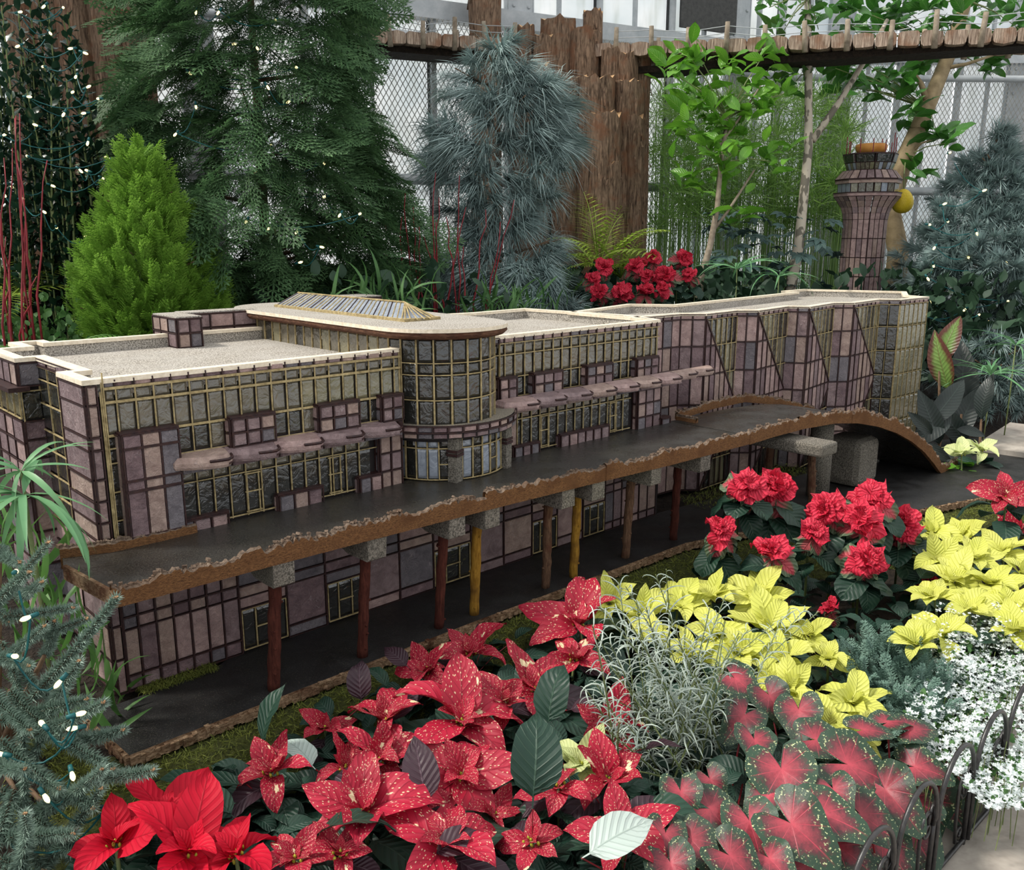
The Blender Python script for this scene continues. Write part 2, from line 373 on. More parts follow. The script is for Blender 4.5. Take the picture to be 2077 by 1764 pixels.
BULB = m_emit('warm_bulb', hexc(255,236,170), 1.6)
def m_calad():
    n = N('caladium_leaf'); uv = n.new('ShaderNodeTexCoord').outputs['UV']
    d = n.new('ShaderNodeVectorMath', operation='LENGTH'); n.lk(uv, d.inputs[0])
    se = n.new('ShaderNodeSeparateXYZ'); n.lk(uv, se.inputs[0])
    ang = n.math('ARCTAN2', se.outputs[1], se.outputs[0]); co = n.co('Object'); fine = n.noise(co, 10, 5, .75)
    wv = n.math('ABSOLUTE', n.math('SINE', n.math('MULTIPLY', ang, 4.5)))
    vein = n.math('MULTIPLY', n.math('SUBTRACT', 1.0, n.math('MULTIPLY', wv, 7.0), clamp=True), .7)
    r = n.math('ADD', d.outputs['Value'], n.math('MULTIPLY', n.math('SUBTRACT', fine, .5), .9))
    c = n.ramp(r, [(.0, hexc(186,70,84)), (.34, hexc(148,56,68)), (.64, hexc(92,46,52)), (.82, hexc(44,70,52))])
    fl = n.math('MULTIPLY', n.ramp(n.noise(co, 26, 3, .6), [(.61, 0.0), (.65, 1.0)]), n.ramp(d.outputs['Value'], [(.55, 0.0), (.72, 1.0)]))
    c = n.mix(fl, c, hexc(206,214,160)); c = n.mix(n.math('MULTIPLY', vein, n.ramp(d.outputs['Value'], [(.55, 1.0), (.95, 0.0)])), c, hexc(214,72,92))
    rn = n.new('ShaderNodeObjectInfo').outputs['Random']; hs = n.new('ShaderNodeHueSaturation'); n.lk(c, hs.inputs['Color'])
    n.lk(n.math('ADD', n.math('MULTIPLY', rn, .5), .7), hs.inputs['Value'])
    n.base(hs.outputs[0]); n.rough(.45); n.bump(n.math('SUBTRACT', fine, vein), .25, .004); n.transl(hs.outputs[0], .2); return n.m
CALAD = m_calad()
FRUIT = m_simple('pomelo_skin', hexc(206,176,32), hexc(226,200,60), 90, .5, .3, .003)
ORANGE = m_simple('gourd_bowl', hexc(186,120,50), hexc(214,156,84), 14, .5)

# ---------------------------------------------------------------- ground and greenhouse wall
R = random.Random(7); NR = np.random.RandomState(11)
def gz(x, y):
    z = -.16
    k = min(1, max(0, (y+.42)/.2)); z += .13*k
    if y > 1.0: z += min(.5, (y-1.0)*.28)
    z += .03*noise.noise(Vector((x*1.3, y*1.3, 0)))
    return z
b = B(); nx, ny = 120, 110
xs = np.linspace(-5, 16, nx); ys = np.linspace(-1.64, 14, ny)
vv = [(x, y, gz(x, y)) for y in ys for x in xs]
qq = [[j*nx+i, j*nx+i+1, (j+1)*nx+i+1, (j+1)*nx+i] for j in range(ny-1) for i in range(nx-1)]
b.add(vv, qq); soil = struct('floor', b.mesh('floor', SOIL, True), label='dark planting soil of the garden bed')
b = B(); b.box((5, -3.37, -.255), (22, 3.5, .1)); struct('trim_1', b.mesh('kerb_stone', PAVE), label='pale stone kerb and path outside the iron edging')

# wall: bay of two straight runs meeting at a corner
D0 = 10.0
cor = CAM + _fh*D0*math.cos(0) + _rt*((1540-IW/2)/FPX*D0)
cor = np.array([cor[0], cor[1], 0])
a1 = math.radians(62)
dL = -(_fh*math.cos(a1) + _rt*math.sin(a1)); dR = _rt*math.cos(math.radians(2)) + _fh*math.sin(math.radians(2))
ROTL = math.atan2(dL[1], dL[0]); ROTR = math.atan2(dR[1], dR[0])
def wall_run(nm, org, d, L, bays, vent):
    th = math.atan2(d[1], d[0]); Rm = rz(th)
    nrm = np.array([-d[1], d[0], 0]);
    if (CAM-org) @ nrm < 0: nrm = -nrm
    P = lambda s_, z, off=0: org + d*s_ + nrm*off + np.array([0, 0, z])
    def bx(b_, s0, s1, z0, z1, off, t, mi=0): b_.box(P((s0+s1)/2, (z0+z1)/2, off), (abs(s1-s0), t, z1-z0), mi, Rm)
    root = thing(nm, 'structure', 'structure', org); del root['category']; root['kind'] = 'structure'
    root['label'] = 'greenhouse wall of white panels, steel posts and rails'
    bb = B(); bx(bb, 0, L, -.2, .35, .0, .12); put('base_wall', bb.mesh('base_wall', PAVE), root, kind='structure')
    for i in range(len(bays)-1):
        s0, s1 = bays[i], bays[i+1]
        bb = B(); bx(bb, s0+.04, s1-.04, .35, 3.05, 0, .012); put('glass_pane', bb.mesh('glass_pane', PANEL), root, kind='structure')
        if i == vent:
            bb = B(); bx(bb, s0+.10, s1-.05, 3.25, 5.4, .12, .03); put('vent_screen', bb.mesh('vent_screen', VENT), root, kind='structure')
        bb = B(); bx(bb, s0+.04, s1-.04, 3.2, 6.2, 0, .012); put('glass_pane', bb.mesh('glass_pane', PANEL), root, kind='structure')
        mid = (s0+s1)/2
        bb = B(); bx(bb, mid-.013, mid+.013, .35, 6.2, .03, .05); put('mullion', bb.mesh('mullion', STEEL), root, kind='structure')
    for i, s in enumerate(bays):
        bb = B()
        if i % 3 == 1:
            bx(bb, s-.13, s+.13, -.2, 6.2, .08, .012); bx(bb, s-.13, s-.12, -.2, 6.2, .04, .1); bx(bb, s+.12, s+.13, -.2, 6.2, .04, .1)
            for k in range(22):
                for ds in (-.075, .075):
                    bb.tube([P(s+ds, .5+k*.25, .086), P(s+ds, .5+k*.25, .10)], [.02, .012], 8)
            put('steel_post', bb.mesh('steel_post', STEEL), root, kind='structure')
        else:
            bx(bb, s-.022, s+.022, -.2, 6.2, .05, .07); bx(bb, s+.025, s+.035, -.2, 6.2, .02, .03, 1)
            put('mullion', bb.mesh('mullion', [STEEL, STEELD]), root, kind='structure')
    for z, r_ in ((2.88, .035), (1.73, .045)):
        bb = B(); bb.tube([P(0, z, .2), P(L, z, .2)], r_, 10); put('pipe_rail', bb.mesh('pipe_rail', STEEL, True), root, kind='structure')
    bb = B(); bx(bb, 0, L, 3.05, 3.2, .06, .14); put('sill_beam', bb.mesh('sill_beam', STEEL), root, kind='structure')
    bb = B(); z0, z1 = .35, 3.05; h = z1-z0; p = .05; sl_ = .62; nrmv = nrm*.14   # expanded metal
    for sgn in (1, -1):
        s = -h*sl_
        while s < L+h*sl_:
            a = s if sgn > 0 else s+h*sl_; e_ = s+h*sl_ if sgn > 0 else s
            za, zb = z0, z1
            lo, hi = 0.0, 1.0
            for edge in (0.0, L):
                if abs(e_-a) > 1e-6:
                    q_ = (edge-a)/(e_-a)
                    if edge == 0.0:
                        if a < 0: lo = max(lo, q_)
                        if e_ < 0: hi = min(hi, q_)
                    else:
                        if a > L: lo = max(lo, q_)
                        if e_ > L: hi = min(hi, q_)
            if hi > lo:
                A = P(a+(e_-a)*lo, z0+h*lo, .14); E_ = P(a+(e_-a)*hi, z0+h*hi, .14); w = d*.004
                bb.add([A-w, A+w, E_+w, E_-w], [[0, 1, 2, 3]])
            s += p
    put('mesh_screen', bb.mesh('mesh_screen', WIREM), root, kind='stuff')
    return root
wL = wall_run('wall_back', cor, dL, 9.5, [0, .60, 1.45, 2.3, 3.15, 4.0, 5.1, 5.95, 6.8, 7.65, 8.5, 9.5], 1)
wR = wall_run('wall_right', cor, dR, 6.0, [0, .66, 1.32, 1.98, 2.64, 3.3, 4.0, 5.0, 6.0], 99)

# ---------------------------------------------------------------- model terminal building
Zv = np.array([0, 0, 1.0])
class Face:
    def __init__(s, p0, p1, z=0.0):
        s.O = np.array([p0[0], p0[1], z]); d = np.array([p1[0]-p0[0], p1[1]-p0[1], 0.0]); s.L = np.linalg.norm(d)
        s.U = d/s.L; s.N = np.array([s.U[1], -s.U[0], 0])
    def pt(s, u, v, d=0): return s.O + s.U*u + Zv*v + s.N*d
PAN = []      # (section, name, face, pts, mat, thick, off)
class Section:
    def __init__(s, ob): s.ob = ob; s.tan = B(); s.lead = B()
    def panel(s, f, pts, mat, name, th=.006, off=0.0): PAN.append((s, name, f, pts, mat, th, off))
    def bar(s, f, a, c, tan=True, w=.0031, off=.006, th=.0048):
        if not tan: w *= 1.3
        A = f.pt(a[0], a[1], off); C_ = f.pt(c[0], c[1], off); d = C_-A; L = np.linalg.norm(d)
        if L < 1e-4: return
        x = d/L; y = np.cross(f.N, x); Rm = np.eye(4); Rm[:3, 0] = x; Rm[:3, 1] = y; Rm[:3, 2] = f.N
        w = w*R.uniform(.85, 1.2)
        (s.tan if tan else s.lead).box((A+C_)/2 + f.N*(th/2+R.uniform(0, .001)), (L, w, th), 0, Rm)
    def rect(s, f, u0, v0, u1, v1, mat=None, stone=True, g=.003, off=0.0, th=None):
        if mat is None: mat = R.choice(STONES) if stone else (GLASS if R.random() < .8 else GLASSG)
        isg = mat in (GLASS, GLASSD, GLASSG, GLASSB)
        th = th if th else (.005 if isg else R.uniform(.004, .0085))
        s.panel(f, [(u0+g, v0+g), (u1-g, v0+g), (u1-g, v1-g), (u0+g, v1-g)], mat, 'glass_pane' if isg else 'stone_panel', th, off)
    def grid(s, f, us, vs, kind, tan=None, off=0.0, edge=True, glass=None):
        """kind: 'g' glass / 's' stone, bars on every line"""
        tan = (kind == 'g') if tan is None else tan
        for i in range(len(us)-1):
            for j in range(len(vs)-1):
                mt = None
                if kind == 'g': mt = glass if glass else R.choice([GLASS]*5+[GLASSG]*2+[GLASSD])
                s.rect(f, us[i], vs[j], us[i+1], vs[j+1], mt, kind == 's', off=off)
        U = us if edge else us[1:-1]; Vv = vs if edge else vs[1:-1]
        for u in U: s.bar(f, (u+R.uniform(-.001, .001), vs[0]), (u+R.uniform(-.001, .001), vs[-1]), tan, off=off+.003)
        for v in Vv: s.bar(f, (us[0], v), (us[-1], v), tan, off=off+.004)
    def block(s, f, u0, u1, v0, v1, d, nu, nv, top=True):
        """projecting stone box on a face"""
        k = f
        F1 = Face((0, 0), (1, 0)); F1.O = f.pt(u0, 0, d); F1.U = f.U; F1.N = f.N
        s.body(f, u0, u1, v0, v1, d-.002)
        s.grid(F1, list(np.linspace(0, u1-u0, nu+1)), [v0-f.O[2]*0+(v1-v0)*j/nv for j in range(nv+1)], 's')
        F2 = Face((0, 0), (1, 0)); F2.O = f.pt(u0, 0, 0); F2.U = f.N; F2.N = -f.U
        s.grid(F2, [0, d], [v0+(v1-v0)*j/nv for j in range(nv+1)], 's')
        A = f.pt(u0, v1, d+.004); C_ = f.pt(u1, v1, d+.004)
        s.lead.box((f.pt(u0, v1, d/2)+f.pt(u1, v1, d/2))/2+Zv*.003, (u1-u0+.008, d+.01, .007), 0, Rof(f))
    def body(s, f, u0, u1, v0, v1, d):
        s.lead.box((f.pt(u0, v0, d/2)+f.pt(u1, v1, d/2))/2, (u1-u0, d, v1-v0), 0, Rof(f))
    def done(s):
        if s.tan.n: put('cane_glazing_bars', s.tan.mesh('cane_glazing_bars', TAN), s.ob, kind='stuff')
        if s.lead.n: put('twig_joints', s.lead.mesh('twig_joints', LEAD), s.ob, kind='stuff')
def Rof(f):
    M = np.eye(4); M[:3, 0] = f.U; M[:3, 1] = f.N; M[:3, 2] = Zv; return M
def prism(pts, z0, z1, mats, mtop=0, mi=0):
    b_ = B(); n = len(pts); v = [(x, y, z0) for x, y in pts]+[(x, y, z1) for x, y in pts]
    me = bpy.data.meshes.new('block'); fs = [[i, (i+1) % n, n+(i+1) % n, n+i] for i in range(n)]+[list(range(n, 2*n)), list(range(n-1, -1, -1))]
    me.from_pydata([tuple(map(float, q_)) for q_ in v], [], fs)
    for mt in mats: me.materials.append(mt)
    for i, p_ in enumerate(me.polygons): p_.material_index = mi
    me.polygons[n].material_index = mtop
    me.update(); return me
def offset(pts, d):
    """inset ccw polygon by d"""
    n = len(pts); out = []
    for i in range(n):
        p0, p1, p2 = map(np.array, (pts[i-1], pts[i], pts[(i+1) % n]))
        e1 = (p1-p0)/np.linalg.norm(p1-p0); e2 = (p2-p1)/np.linalg.norm(p2-p1)
        n1 = np.array([-e1[1], e1[0]]); n2 = np.array([-e2[1], e2[0]]); k_ = max(.35, 1+n1@n2)
        out.append(tuple(p1+(n1+n2)/k_*d))
    return out
def ring(pts, d0, d1, z0, z1):
    """border strip between offset d0 and d1 (cap)"""
    o = offset(pts, d0); i_ = offset(pts, d1); n = len(pts); b_ = B()
    v = [(x, y, z0) for x, y in o]+[(x, y, z1) for x, y in o]+[(x, y, z1) for x, y in i_]+[(x, y, z0) for x, y in i_]
    q_ = []
    for k_ in range(n):
        k2 = (k_+1) % n
        for a in range(3): q_.append([a*n+k_, a*n+k2, (a+1)*n+k2, (a+1)*n+k_])
        q_.append([3*n+k_, 3*n+k2, k2, k_])
    b_.add(v, q_); return b_

bld = thing('terminal_building', 'long miniature building of rose stone panels, cane framed glass and flat gritty roofs', 'model building', (0, 0, 0))
def hall(name, pts, ztop, label=None):
    """walls body with recessed gritty roof and cream cap"""
    ins = offset(pts, .004)
    o = put(name, prism(ins, -.01, ztop-.045, [CORE, ROOF], 1), bld, label=label)
    r_ = ring(pts, .004, .022, ztop-.07, ztop-.008); put('parapet', r_.mesh('parapet', ROOF), o)
    r_ = ring(pts, -.008, .026, ztop-.01, ztop+.003)
    v = r_.v[0]; v[:, :2] += NR.uniform(-.0012, .0012, (len(v), 2))
    put('parapet_cap', r_.mesh('parapet_cap', CAP), o)
    return Section(o)
H = .886; DK = .43
# left hall ------------------------------------------------------------------
lh_pts = [(0, 0), (.955, 0), (.98, .02), (.99, .06), (.99, .98), (.16, .98), (.16, 1.06), (.06, 1.06), (.06, .90), (-.04, .90), (-.04, .59), (0, .59), (.02, .59), (.02, .20), (-.03, .20), (-.03, .0)]
LH = hall('hall_block', lh_pts, H)
F = Face((0, 0), (1, 0)); cols = [.0425+.0495*k for k in range(19)]
rows4 = [.657, .735, .825, .862]
c2 = [.012]+cols+[.958]
for i in range(len(c2)-1):
    LH.rect(F, c2[i], .862, c2[i+1], .884); LH.bar(F, (c2[i], .862), (c2[i], .884), False, off=.004)
    LH.rect(F, c2[i], .825, c2[i+1], .862, GLASS, False); LH.rect(F, c2[i], .735, c2[i+1], .825, GLASS if i < 12 else GLASSG, False)
    if c2[i] > .18: LH.rect(F, c2[i], .657, c2[i+1], .735, GLASSD if i % 3 else GLASS, False)
    LH.bar(F, (c2[i], .735 if c2[i] < .18 else .657), (c2[i], .862), True)
for v in (.735, .825, .862): LH.bar(F, (.01, v), (.958, v), True, w=.006)
for k in range(3):                                                     # corner post of canes
    LH.tan.box((.0035+.004*k, -.006-.002*k, .655+.01*k), (.003, .004, .40+.03*k))
LH.bar(F, (.185, .657), (.955, .657), True)
Fc = Face((.955, 0), (.98, .02)); Fd = Face((.98, .02), (.99, .06))
for f in (Fc, Fd): LH.grid(f, [0, f.L], [.657, .735, .825, .862, .884], 'g')
LH.grid(F, [.006, .036], [.452, .50, .58, .66, .70, .735], 'g', glass=GLASSD)
LH.block(F, .036, .186, DK-.01, .738, .034, 3, 1)
# rows of the slab
Fs = Face((0, 0), (1, 0)); Fs.O = F.pt(.036, 0, .040)
for v in (.70, .612, .582, .452): LH.bar(Fs, (0, v), (.15, v), False, off=.0, w=.006)
for u0, u1 in ((.345, .48), (.633, .777)): LH.block(F, u0, u1, .655, .737, .03, 3, 2)
LH.block(F, .868, .948, .655, .737, .03, 2, 2)
lc = [.19]+[c for c in cols if c > .2 and c < .86]
for i in range(len(lc)-1):
    LH.rect(F, lc[i], .569, lc[i+1], .606, GLASS, False); LH.rect(F, lc[i], .44, lc[i+1], .569, GLASSD, False)
    LH.bar(F, (lc[i], .436), (lc[i], .606), True)
for v in (.569, .606, .44): LH.bar(F, (.19, v), (.86, v), True)
for u in (.384, .668): 
    for a, c in (((u+.006, .44), (u+.006, .566)), ((u+.044, .44), (u+.044, .566)), ((u, .508), (u+.05, .508)), ((u, .563), (u+.05, .563)), ((u, .447), (u+.05, .447))): LH.bar(F, a, c, True, off=.008)
LH.block(F, .165, .318, DK-.01, .463, .022, 3, 1); LH.block(F, .484, .634, DK-.01, .478, .022, 3, 1); LH.block(F, .775, .86, DK-.01, .478, .022, 2, 1)
LH.block(F, .86, .948, DK-.01, .606, .016, 2, 3)
# below the deck
nc = [0, .041, .091, .14, .19, .24, .288, .34]
LH.grid(F, nc, [.0, .045, .183, .22, .30], 's', off=.002)
LH.grid(F, nc, [.30, .41], 's')
doors = [(.355, .485), (.655, .775), (1.095, 1.25), (1.592, 1.71), (1.895, 1.995)]
segs = [(.34, .50, 'd'), (.50, .64, 's'), (.64, .785, 'd'), (.785, .935, 's'), (.935, 1.085, 's'), (1.085, 1.262, 'd'), (1.262, 1.428, 's'), (1.428, 1.58, 's'), (1.58, 1.725, 'd'), (1.725, 1.88, 's'), (1.88, 2.02, 'd')]
def lower(sec, u0, u1, ty):
    if ty == 's': sec.grid(F, [u0, u1], [0, .038, .18, .215, .30, .41], 's')
    else:
        sec.grid(F, [u0, u1], [.142, .178, .215, .30, .41], 's')
        w = u1-u0; sec.grid(F, [u0+.006, u0+w*.32, u0+w*.68, u1-.006], [.008, .138], 'g', glass=GLASSD)
        sec.bar(F, (u0+w*.32, .075), (u0+w*.68, .075), True, off=.008)
for u0, u1, ty in segs:
    if u1 < 1.0: lower(LH, u0, u1, ty)
# left side
LH.grid(Face((-.03, 0), (.0, 0)), [0, .026], [0, .10, .20, .32, .45, .50, .56, .62, .70, .735, .82, .872], 's')
Fp = Face((-.03, .20), (-.03, 0)); LH.grid(Fp, [0, .20], [0, .10, .20, .32, .45, .50, .56, .62, .70, .735, .82, .872], 's')
Fg = Face((.02, .59), (.02, .20)); LH.grid(Fg, [0, .098, .195, .292, .39], [.38, .455, .52, .60, .66, .745, .82, .86], 'g', glass=GLASSD)
LH.grid(Fg, [0, .098, .195, .292, .39], [.862, .884], 's'); LH.grid(Fg, [0, .13, .26, .39], [0, .10, .20, .30, .37], 's')
Fb = Face((-.04, .90), (-.04, .59)); LH.grid(Fb, [0, .08, .16, .24, .31], [.80, .872], 's'); LH.grid(Fb, [0, .08, .16, .24, .31], [.70, .785], 'g')
LH.grid(Fb, [0, .10, .20, .31], [0, .1, .22, .33, .45, .55, .62, .69], 's')
Fe = Face((-.04, .59), (.02, .59)); LH.grid(Fe, [0, .06], [.80, .872], 's'); LH.grid(Fe, [0, .06], [0, .1, .22, .33, .45, .57, .63, .69], 's'); LH.grid(Fe, [0, .06], [.69, .785], 'g', glass=GLASSD)
LH.lead.box((-.05, .74, .795), (.06, .36, .014)); LH.lead.box((-.10, .74, .45), (.12, .30, .012))
# ledge below the left wing face
def canopy_piece(sec, x0, x1, dep, y0=0.0, z=.637, th=.022):
    """stone shingle sweeping to the right, rounded end"""
    n = 10; out = [(x0, 0)]
    for i in range(n+1):
        t = i/n; out.append((x0+.01+(x1-x0-.012)*t, -dep*(.55+.45*math.sin(min(1, t*1.25)*math.pi/2)) if t < .82 else -dep*(1-((t-.82)/.18)**2*.75)))
    out.append((x1, -.012)); out.append((x1-.012, 0))
    N_ = len(out); v = []; cx, cy = (x0+x1)/2, -dep/2
    for (dz, k_) in ((-.5, .95), (-.2, 1.0), (.25, 1.0), (.5, .86)):
        for (a, c) in out: v.append((cx+(a-cx)*k_, y0+(c*k_ if c < 0 else c), z+th*dz+(.008 if k_ < .9 and dz > 0 else 0) - .10*abs(c)))
    me = bpy.data.meshes.new('canopy_stone')
    fs = [[r*N_+i, r*N_+(i+1) % N_, (r+1)*N_+(i+1) % N_, (r+1)*N_+i] for r in range(3) for i in range(N_)]+[list(range(3*N_, 4*N_)), list(range(N_-1, -1, -1))]
    me.from_pydata([tuple(map(float, q_)) for q_ in v], [], fs); me.materials.append(R.choice(STONES[:2]+STONES[3:4]))
    put('canopy_stone', me, sec.ob)
    pth = [(a, y0+c-.001, z+.010-.1*abs(c)) for a, c in out[-8:]]
    sec.lead.tube(pth, .0045, 5)
    pth = [(a, y0+c, z-.012) for a, c in out[-5:]]; sec.lead.tube(pth, .003, 4)
for k in range(5):
    x0 = .185+.148*k; canopy_piece(LH, x0-.03, x0+.155, .088, th=.026)
for k in range(5):
    LH.rect(Face((0, -.03), (1, -.03)), .185+.152*k, .600, .185+.152*(k+1), .619, off=.0, th=.01)
LH.body(F, .185, .95, .60, .622, .028); LH.body(F, .185, .95, .625, .65, .03)
# boxes on the left hall roof
def roofbox(sec, x0, x1, y0, y1, z0, z1, nx_, ny_, nz_):
    o_ = put('roof_box', prism([(x0, y0), (x1, y0), (x1, y1), (x0, y1)], z0, z1, [CORE, ROOF], 1), sec.ob)
    sec.grid(Face((x0, y0), (x1, y0)), list(np.linspace(0, x1-x0, nx_+1)), list(np.linspace(z0, z1, nz_+1)), 's')
    sec.grid(Face((x0, y1), (x0, y0)), list(np.linspace(0, y1-y0, ny_+1)), list(np.linspace(z0, z1, nz_+1)), 's')
    sec.lead.box(((x0+x1)/2, (y0+y1)/2, z1-.001), (x1-x0+.012, y1-y0+.012, .008))
    b_ = B(); b_.box(((x0+x1)/2, (y0+y1)/2, z1+.005), (x1-x0+.006, y1-y0+.006, .006)); put('box_roof', b_.mesh('box_roof', ROOF), sec.ob)
roofbox(LH, .577, .668, .87, 1.09, .84, .950, 2, 3, 2); roofbox(LH, .668, .965, 1.01, 1.10, .84, .952, 3, 1, 2)

# right hall -----------------------------------------------------------------
rh_pts = [(1.34, .06), (1.452, .05), (2.42, .05), (2.50, .30), (2.42, .92), (2.05, .90), (1.90, .93), (1.34, .93)]
RH = hall('hall_block', rh_pts, H)
b_ = prism([(1.45, .006), (2.40, .006), (2.42, .05), (1.45, .05)], -.01, .62, [CORE], 0); put('lower_wall', b_, RH.ob)
Fu = Face((0, .05), (1, .05)); uc = [1.452, 1.478]+[1.529+.0521*k for k in range(17)]+[2.40, 2.418]
for i in range(len(uc)-1):
    RH.rect(Fu, uc[i], .858, uc[i+1], .880); RH.bar(Fu, (uc[i], .858), (uc[i], .88), False, off=.004)
    RH.rect(Fu, uc[i], .815, uc[i+1], .858, GLASS, False); RH.rect(Fu, uc[i], .727, uc[i+1], .815, GLASS, False)
    RH.rect(Fu, uc[i], .65, uc[i+1], .727, GLASSD, False); RH.bar(Fu, (uc[i], .65), (uc[i], .858), True)
for v in (.65, .727, .815, .858): RH.bar(Fu, (1.452, v), (2.418, v), True)
Fa = Face((1.34, .06), (1.452, .05)); RH.grid(Fa, [0, .06, .112], [.858, .88], 's'); RH.grid(Fa, [0, .06, .112], [.64, .727, .815, .858], 'g', glass=GLASSD)
for u0, u1, n_ in ((1.432, 1.517, 2), (1.612, 1.768, 3), (1.915, 2.073, 3), (2.237, 2.385, 3)): RH.block(Fu, u0, u1, .648, .728, .03, n_, 2)
for k in range(9):
    x0 = 1.42+.148*k; canopy_piece(RH, x0-.035, x0+.155, .085 if k < 7 else .06-.012*(k-7), th=.024)
RH.body(F, 1.45, 2.45, .60, .63, .026); RH.body(Fu, 1.45, 2.6, .62, .65, .06)
for k in range(7): RH.rect(Face((0, -.028), (1, -.028)), 1.45+.15*k, .600, 1.45+.15*(k+1), .619, th=.01)
rl = [1.495, 1.52, 1.57]+[1.617+.05*k for k in range(12)]
for i in range(len(rl)-1):
    RH.rect(F, rl[i], .572, rl[i+1], .60, GLASS, False); RH.rect(F, rl[i], .44, rl[i+1], .572, GLASSD, False); RH.bar(F, (rl[i], .436), (rl[i], .60), True)
for v in (.572, .60, .44): RH.bar(F, (1.495, v), (2.167, v), True)
for u in (1.617, 2.027):
    for a, c in (((u+.006, .44), (u+.006, .57)), ((u+.044, .44), (u+.044, .57)), ((u, .51), (u+.05, .51)), ((u, .566), (u+.05, .566)), ((u, .447), (u+.05, .447))): RH.bar(F, a, c, True, off=.008)
RH.rect(F, 1.45, .43, 1.495, .60); RH.block(F, 1.47, 1.60, DK-.01, .468, .02, 3, 1); RH.block(F, 1.72, 2.01, DK-.01, .476, .022, 6, 1)
RH.block(F, 2.20, 2.36, DK-.01, .60, .02, 3, 3); RH.block(F, 2.36, 2.42, DK-.01, .455, .03, 1, 1)
for u0, u1, ty in segs:
    if u1 > 1.45 and u0 > 1.4: lower(RH, u0, u1, ty)
RH.grid(F, [2.02, 2.075, 2.13, 2.19, 2.25, 2.31, 2.37], [0, .035, .17, .205, .30, .41], 's')
b_ = prism([(.95, .006), (1.46, .006), (1.46, .09), (.95, .09)], -.01, .41, [CORE], 0)

# atrium ---------------------------------------------------------------------
def stadium(cx, r, yf, yb, n=14):
    p = [(cx+r*math.cos(a), yf+r+r*math.sin(a)) for a in np.linspace(math.pi, 2*math.pi, n)]
    return p+[(cx+r*math.cos(a), yb-r+r*math.sin(a)) for a in np.linspace(0, math.pi, n)]
at_pts = stadium(1.165, .20, -.145, 1.25)
AT = Section(put('atrium_block', prism(offset(at_pts, .004), .57, .93, [CORE, ROOF], 1), bld)); put('lower_wall', b_, AT.ob)
for u0, u1, ty in segs:
    if .9 < u0 < 1.44 and u1 > 1.0: lower(AT, u0, u1, ty)
ap = stadium(1.165, .20, -.145, 1.25, 12)
rowsA = [.625, .715, .80, .84, .925]
for i in range(len(ap)-1):
    f = Face(ap[i], ap[i+1])
    if i == 11:
        continue
    if i >= 12: continue
    AT.grid(f, [0, f.L], rowsA, 'g', glass=GLASSD if i < 7 else R.choice([GLASS, GLASSG]))
fl = Face((.965, 1.05), (.965, .055)); AT.grid(fl, list(np.linspace(0, fl.L, 17)), [.80, .925], 'g')
fr = Face((1.365, .055), (1.365, 1.05)); AT.grid(fr, list(np.linspace(0, fr.L, 17)), [.80, .925], 'g')
rf = stadium(1.165, .245, -.20, 1.30, 20)
put('oval_roof', prism(rf, .945, .958, [CAP, ROOF], 1), AT.ob)
b_ = B()
for pts_, z0_, z1_ in ((offset(rf, .006), .922, .946),):
    n_ = len(pts_); inn = offset(rf, .05)
    v = [(x, y, z1_) for x, y in pts_]+[(x+ .0, y, (z0_+z1_)/2) for x, y in offset(rf, .001)]+[(x, y, z0_) for x, y in offset(rf, .014)]+[(x, y, z0_) for x, y in inn]
    b_.add(v, [[r*n_+(i+1) % n_, r*n_+i, (r+1)*n_+i, (r+1)*n_+(i+1) % n_] for r in range(3) for i in range(n_)])
put('roof_fascia', b_.mesh('roof_fascia', m_bark('fascia_bark', hexc(60,38,30), hexc(116,84,66), hexc(88,54,42), (2, 2, 10), 14, .6), True), AT.ob)
# skylight
sx0, sx1, sy0, sy1, sz, sr = 1.085, 1.235, .13, 1.06, .962, 1.015
b_ = B(); b_.box(((sx0+sx1)/2, (sy0+sy1)/2, sz), (sx1-sx0+.01, sy1-sy0+.01, .012)); sk = put('skylight', b_.mesh('skylight', TAN), AT.ob)
cxs = (sx0+sx1)/2
L_SKY = m_glass('skylight_glass', hexc(96,104,116), hexc(176,184,196), .2)
bg_ = B(); bb_ = B()
bg_.add([(sx0, sy0+.02, sz), (sx0, sy1, sz), (cxs, sy1-.06, sr), (cxs, sy0+.10, sr), (sx1, sy0+.02, sz), (sx1, sy1, sz), (cxs, sy0-.01, sz)],
        [[0, 3, 2, 1], [4, 5, 2, 3]], [[0, 6, 3], [6, 4, 3], [1, 2, 5]])
nb = 30
for i in range(nb+1):
    t = i/nb
    for sx in (sx0, sx1):
        A = np.array([sx, sy0+.02+(sy1-sy0-.02)*t, sz+.002]); C_ = np.array([cxs, sy0+.10+(sy1-sy0-.16)*t, sr+.002])
        bb_.tube([A, C_], .0022, 4, 0 if i % 3 else 1)
for i in range(9):
    t = i/8; a = math.pi+math.pi*t
    bb_.tube([(cxs+(sx1-sx0)/2*math.cos(a), sy0+.02+.035*math.sin(a), sz+.002), (cxs, sy0+.10, sr+.002)], .003, 4)
bb_.tube([(cxs, sy0+.10, sr+.003), (cxs, sy1-.06, sr+.003)], .0035, 5); bb_.tube([(sx0, sy0+.02, sz+.004), (sx0, sy1, sz+.004)], .0035, 5)
put('skylight_glass', bg_.mesh('skylight_glass', L_SKY), AT.ob); put('skylight_bars', bb_.mesh('skylight_bars', [TAN, LEAD]), AT.ob, kind='stuff')
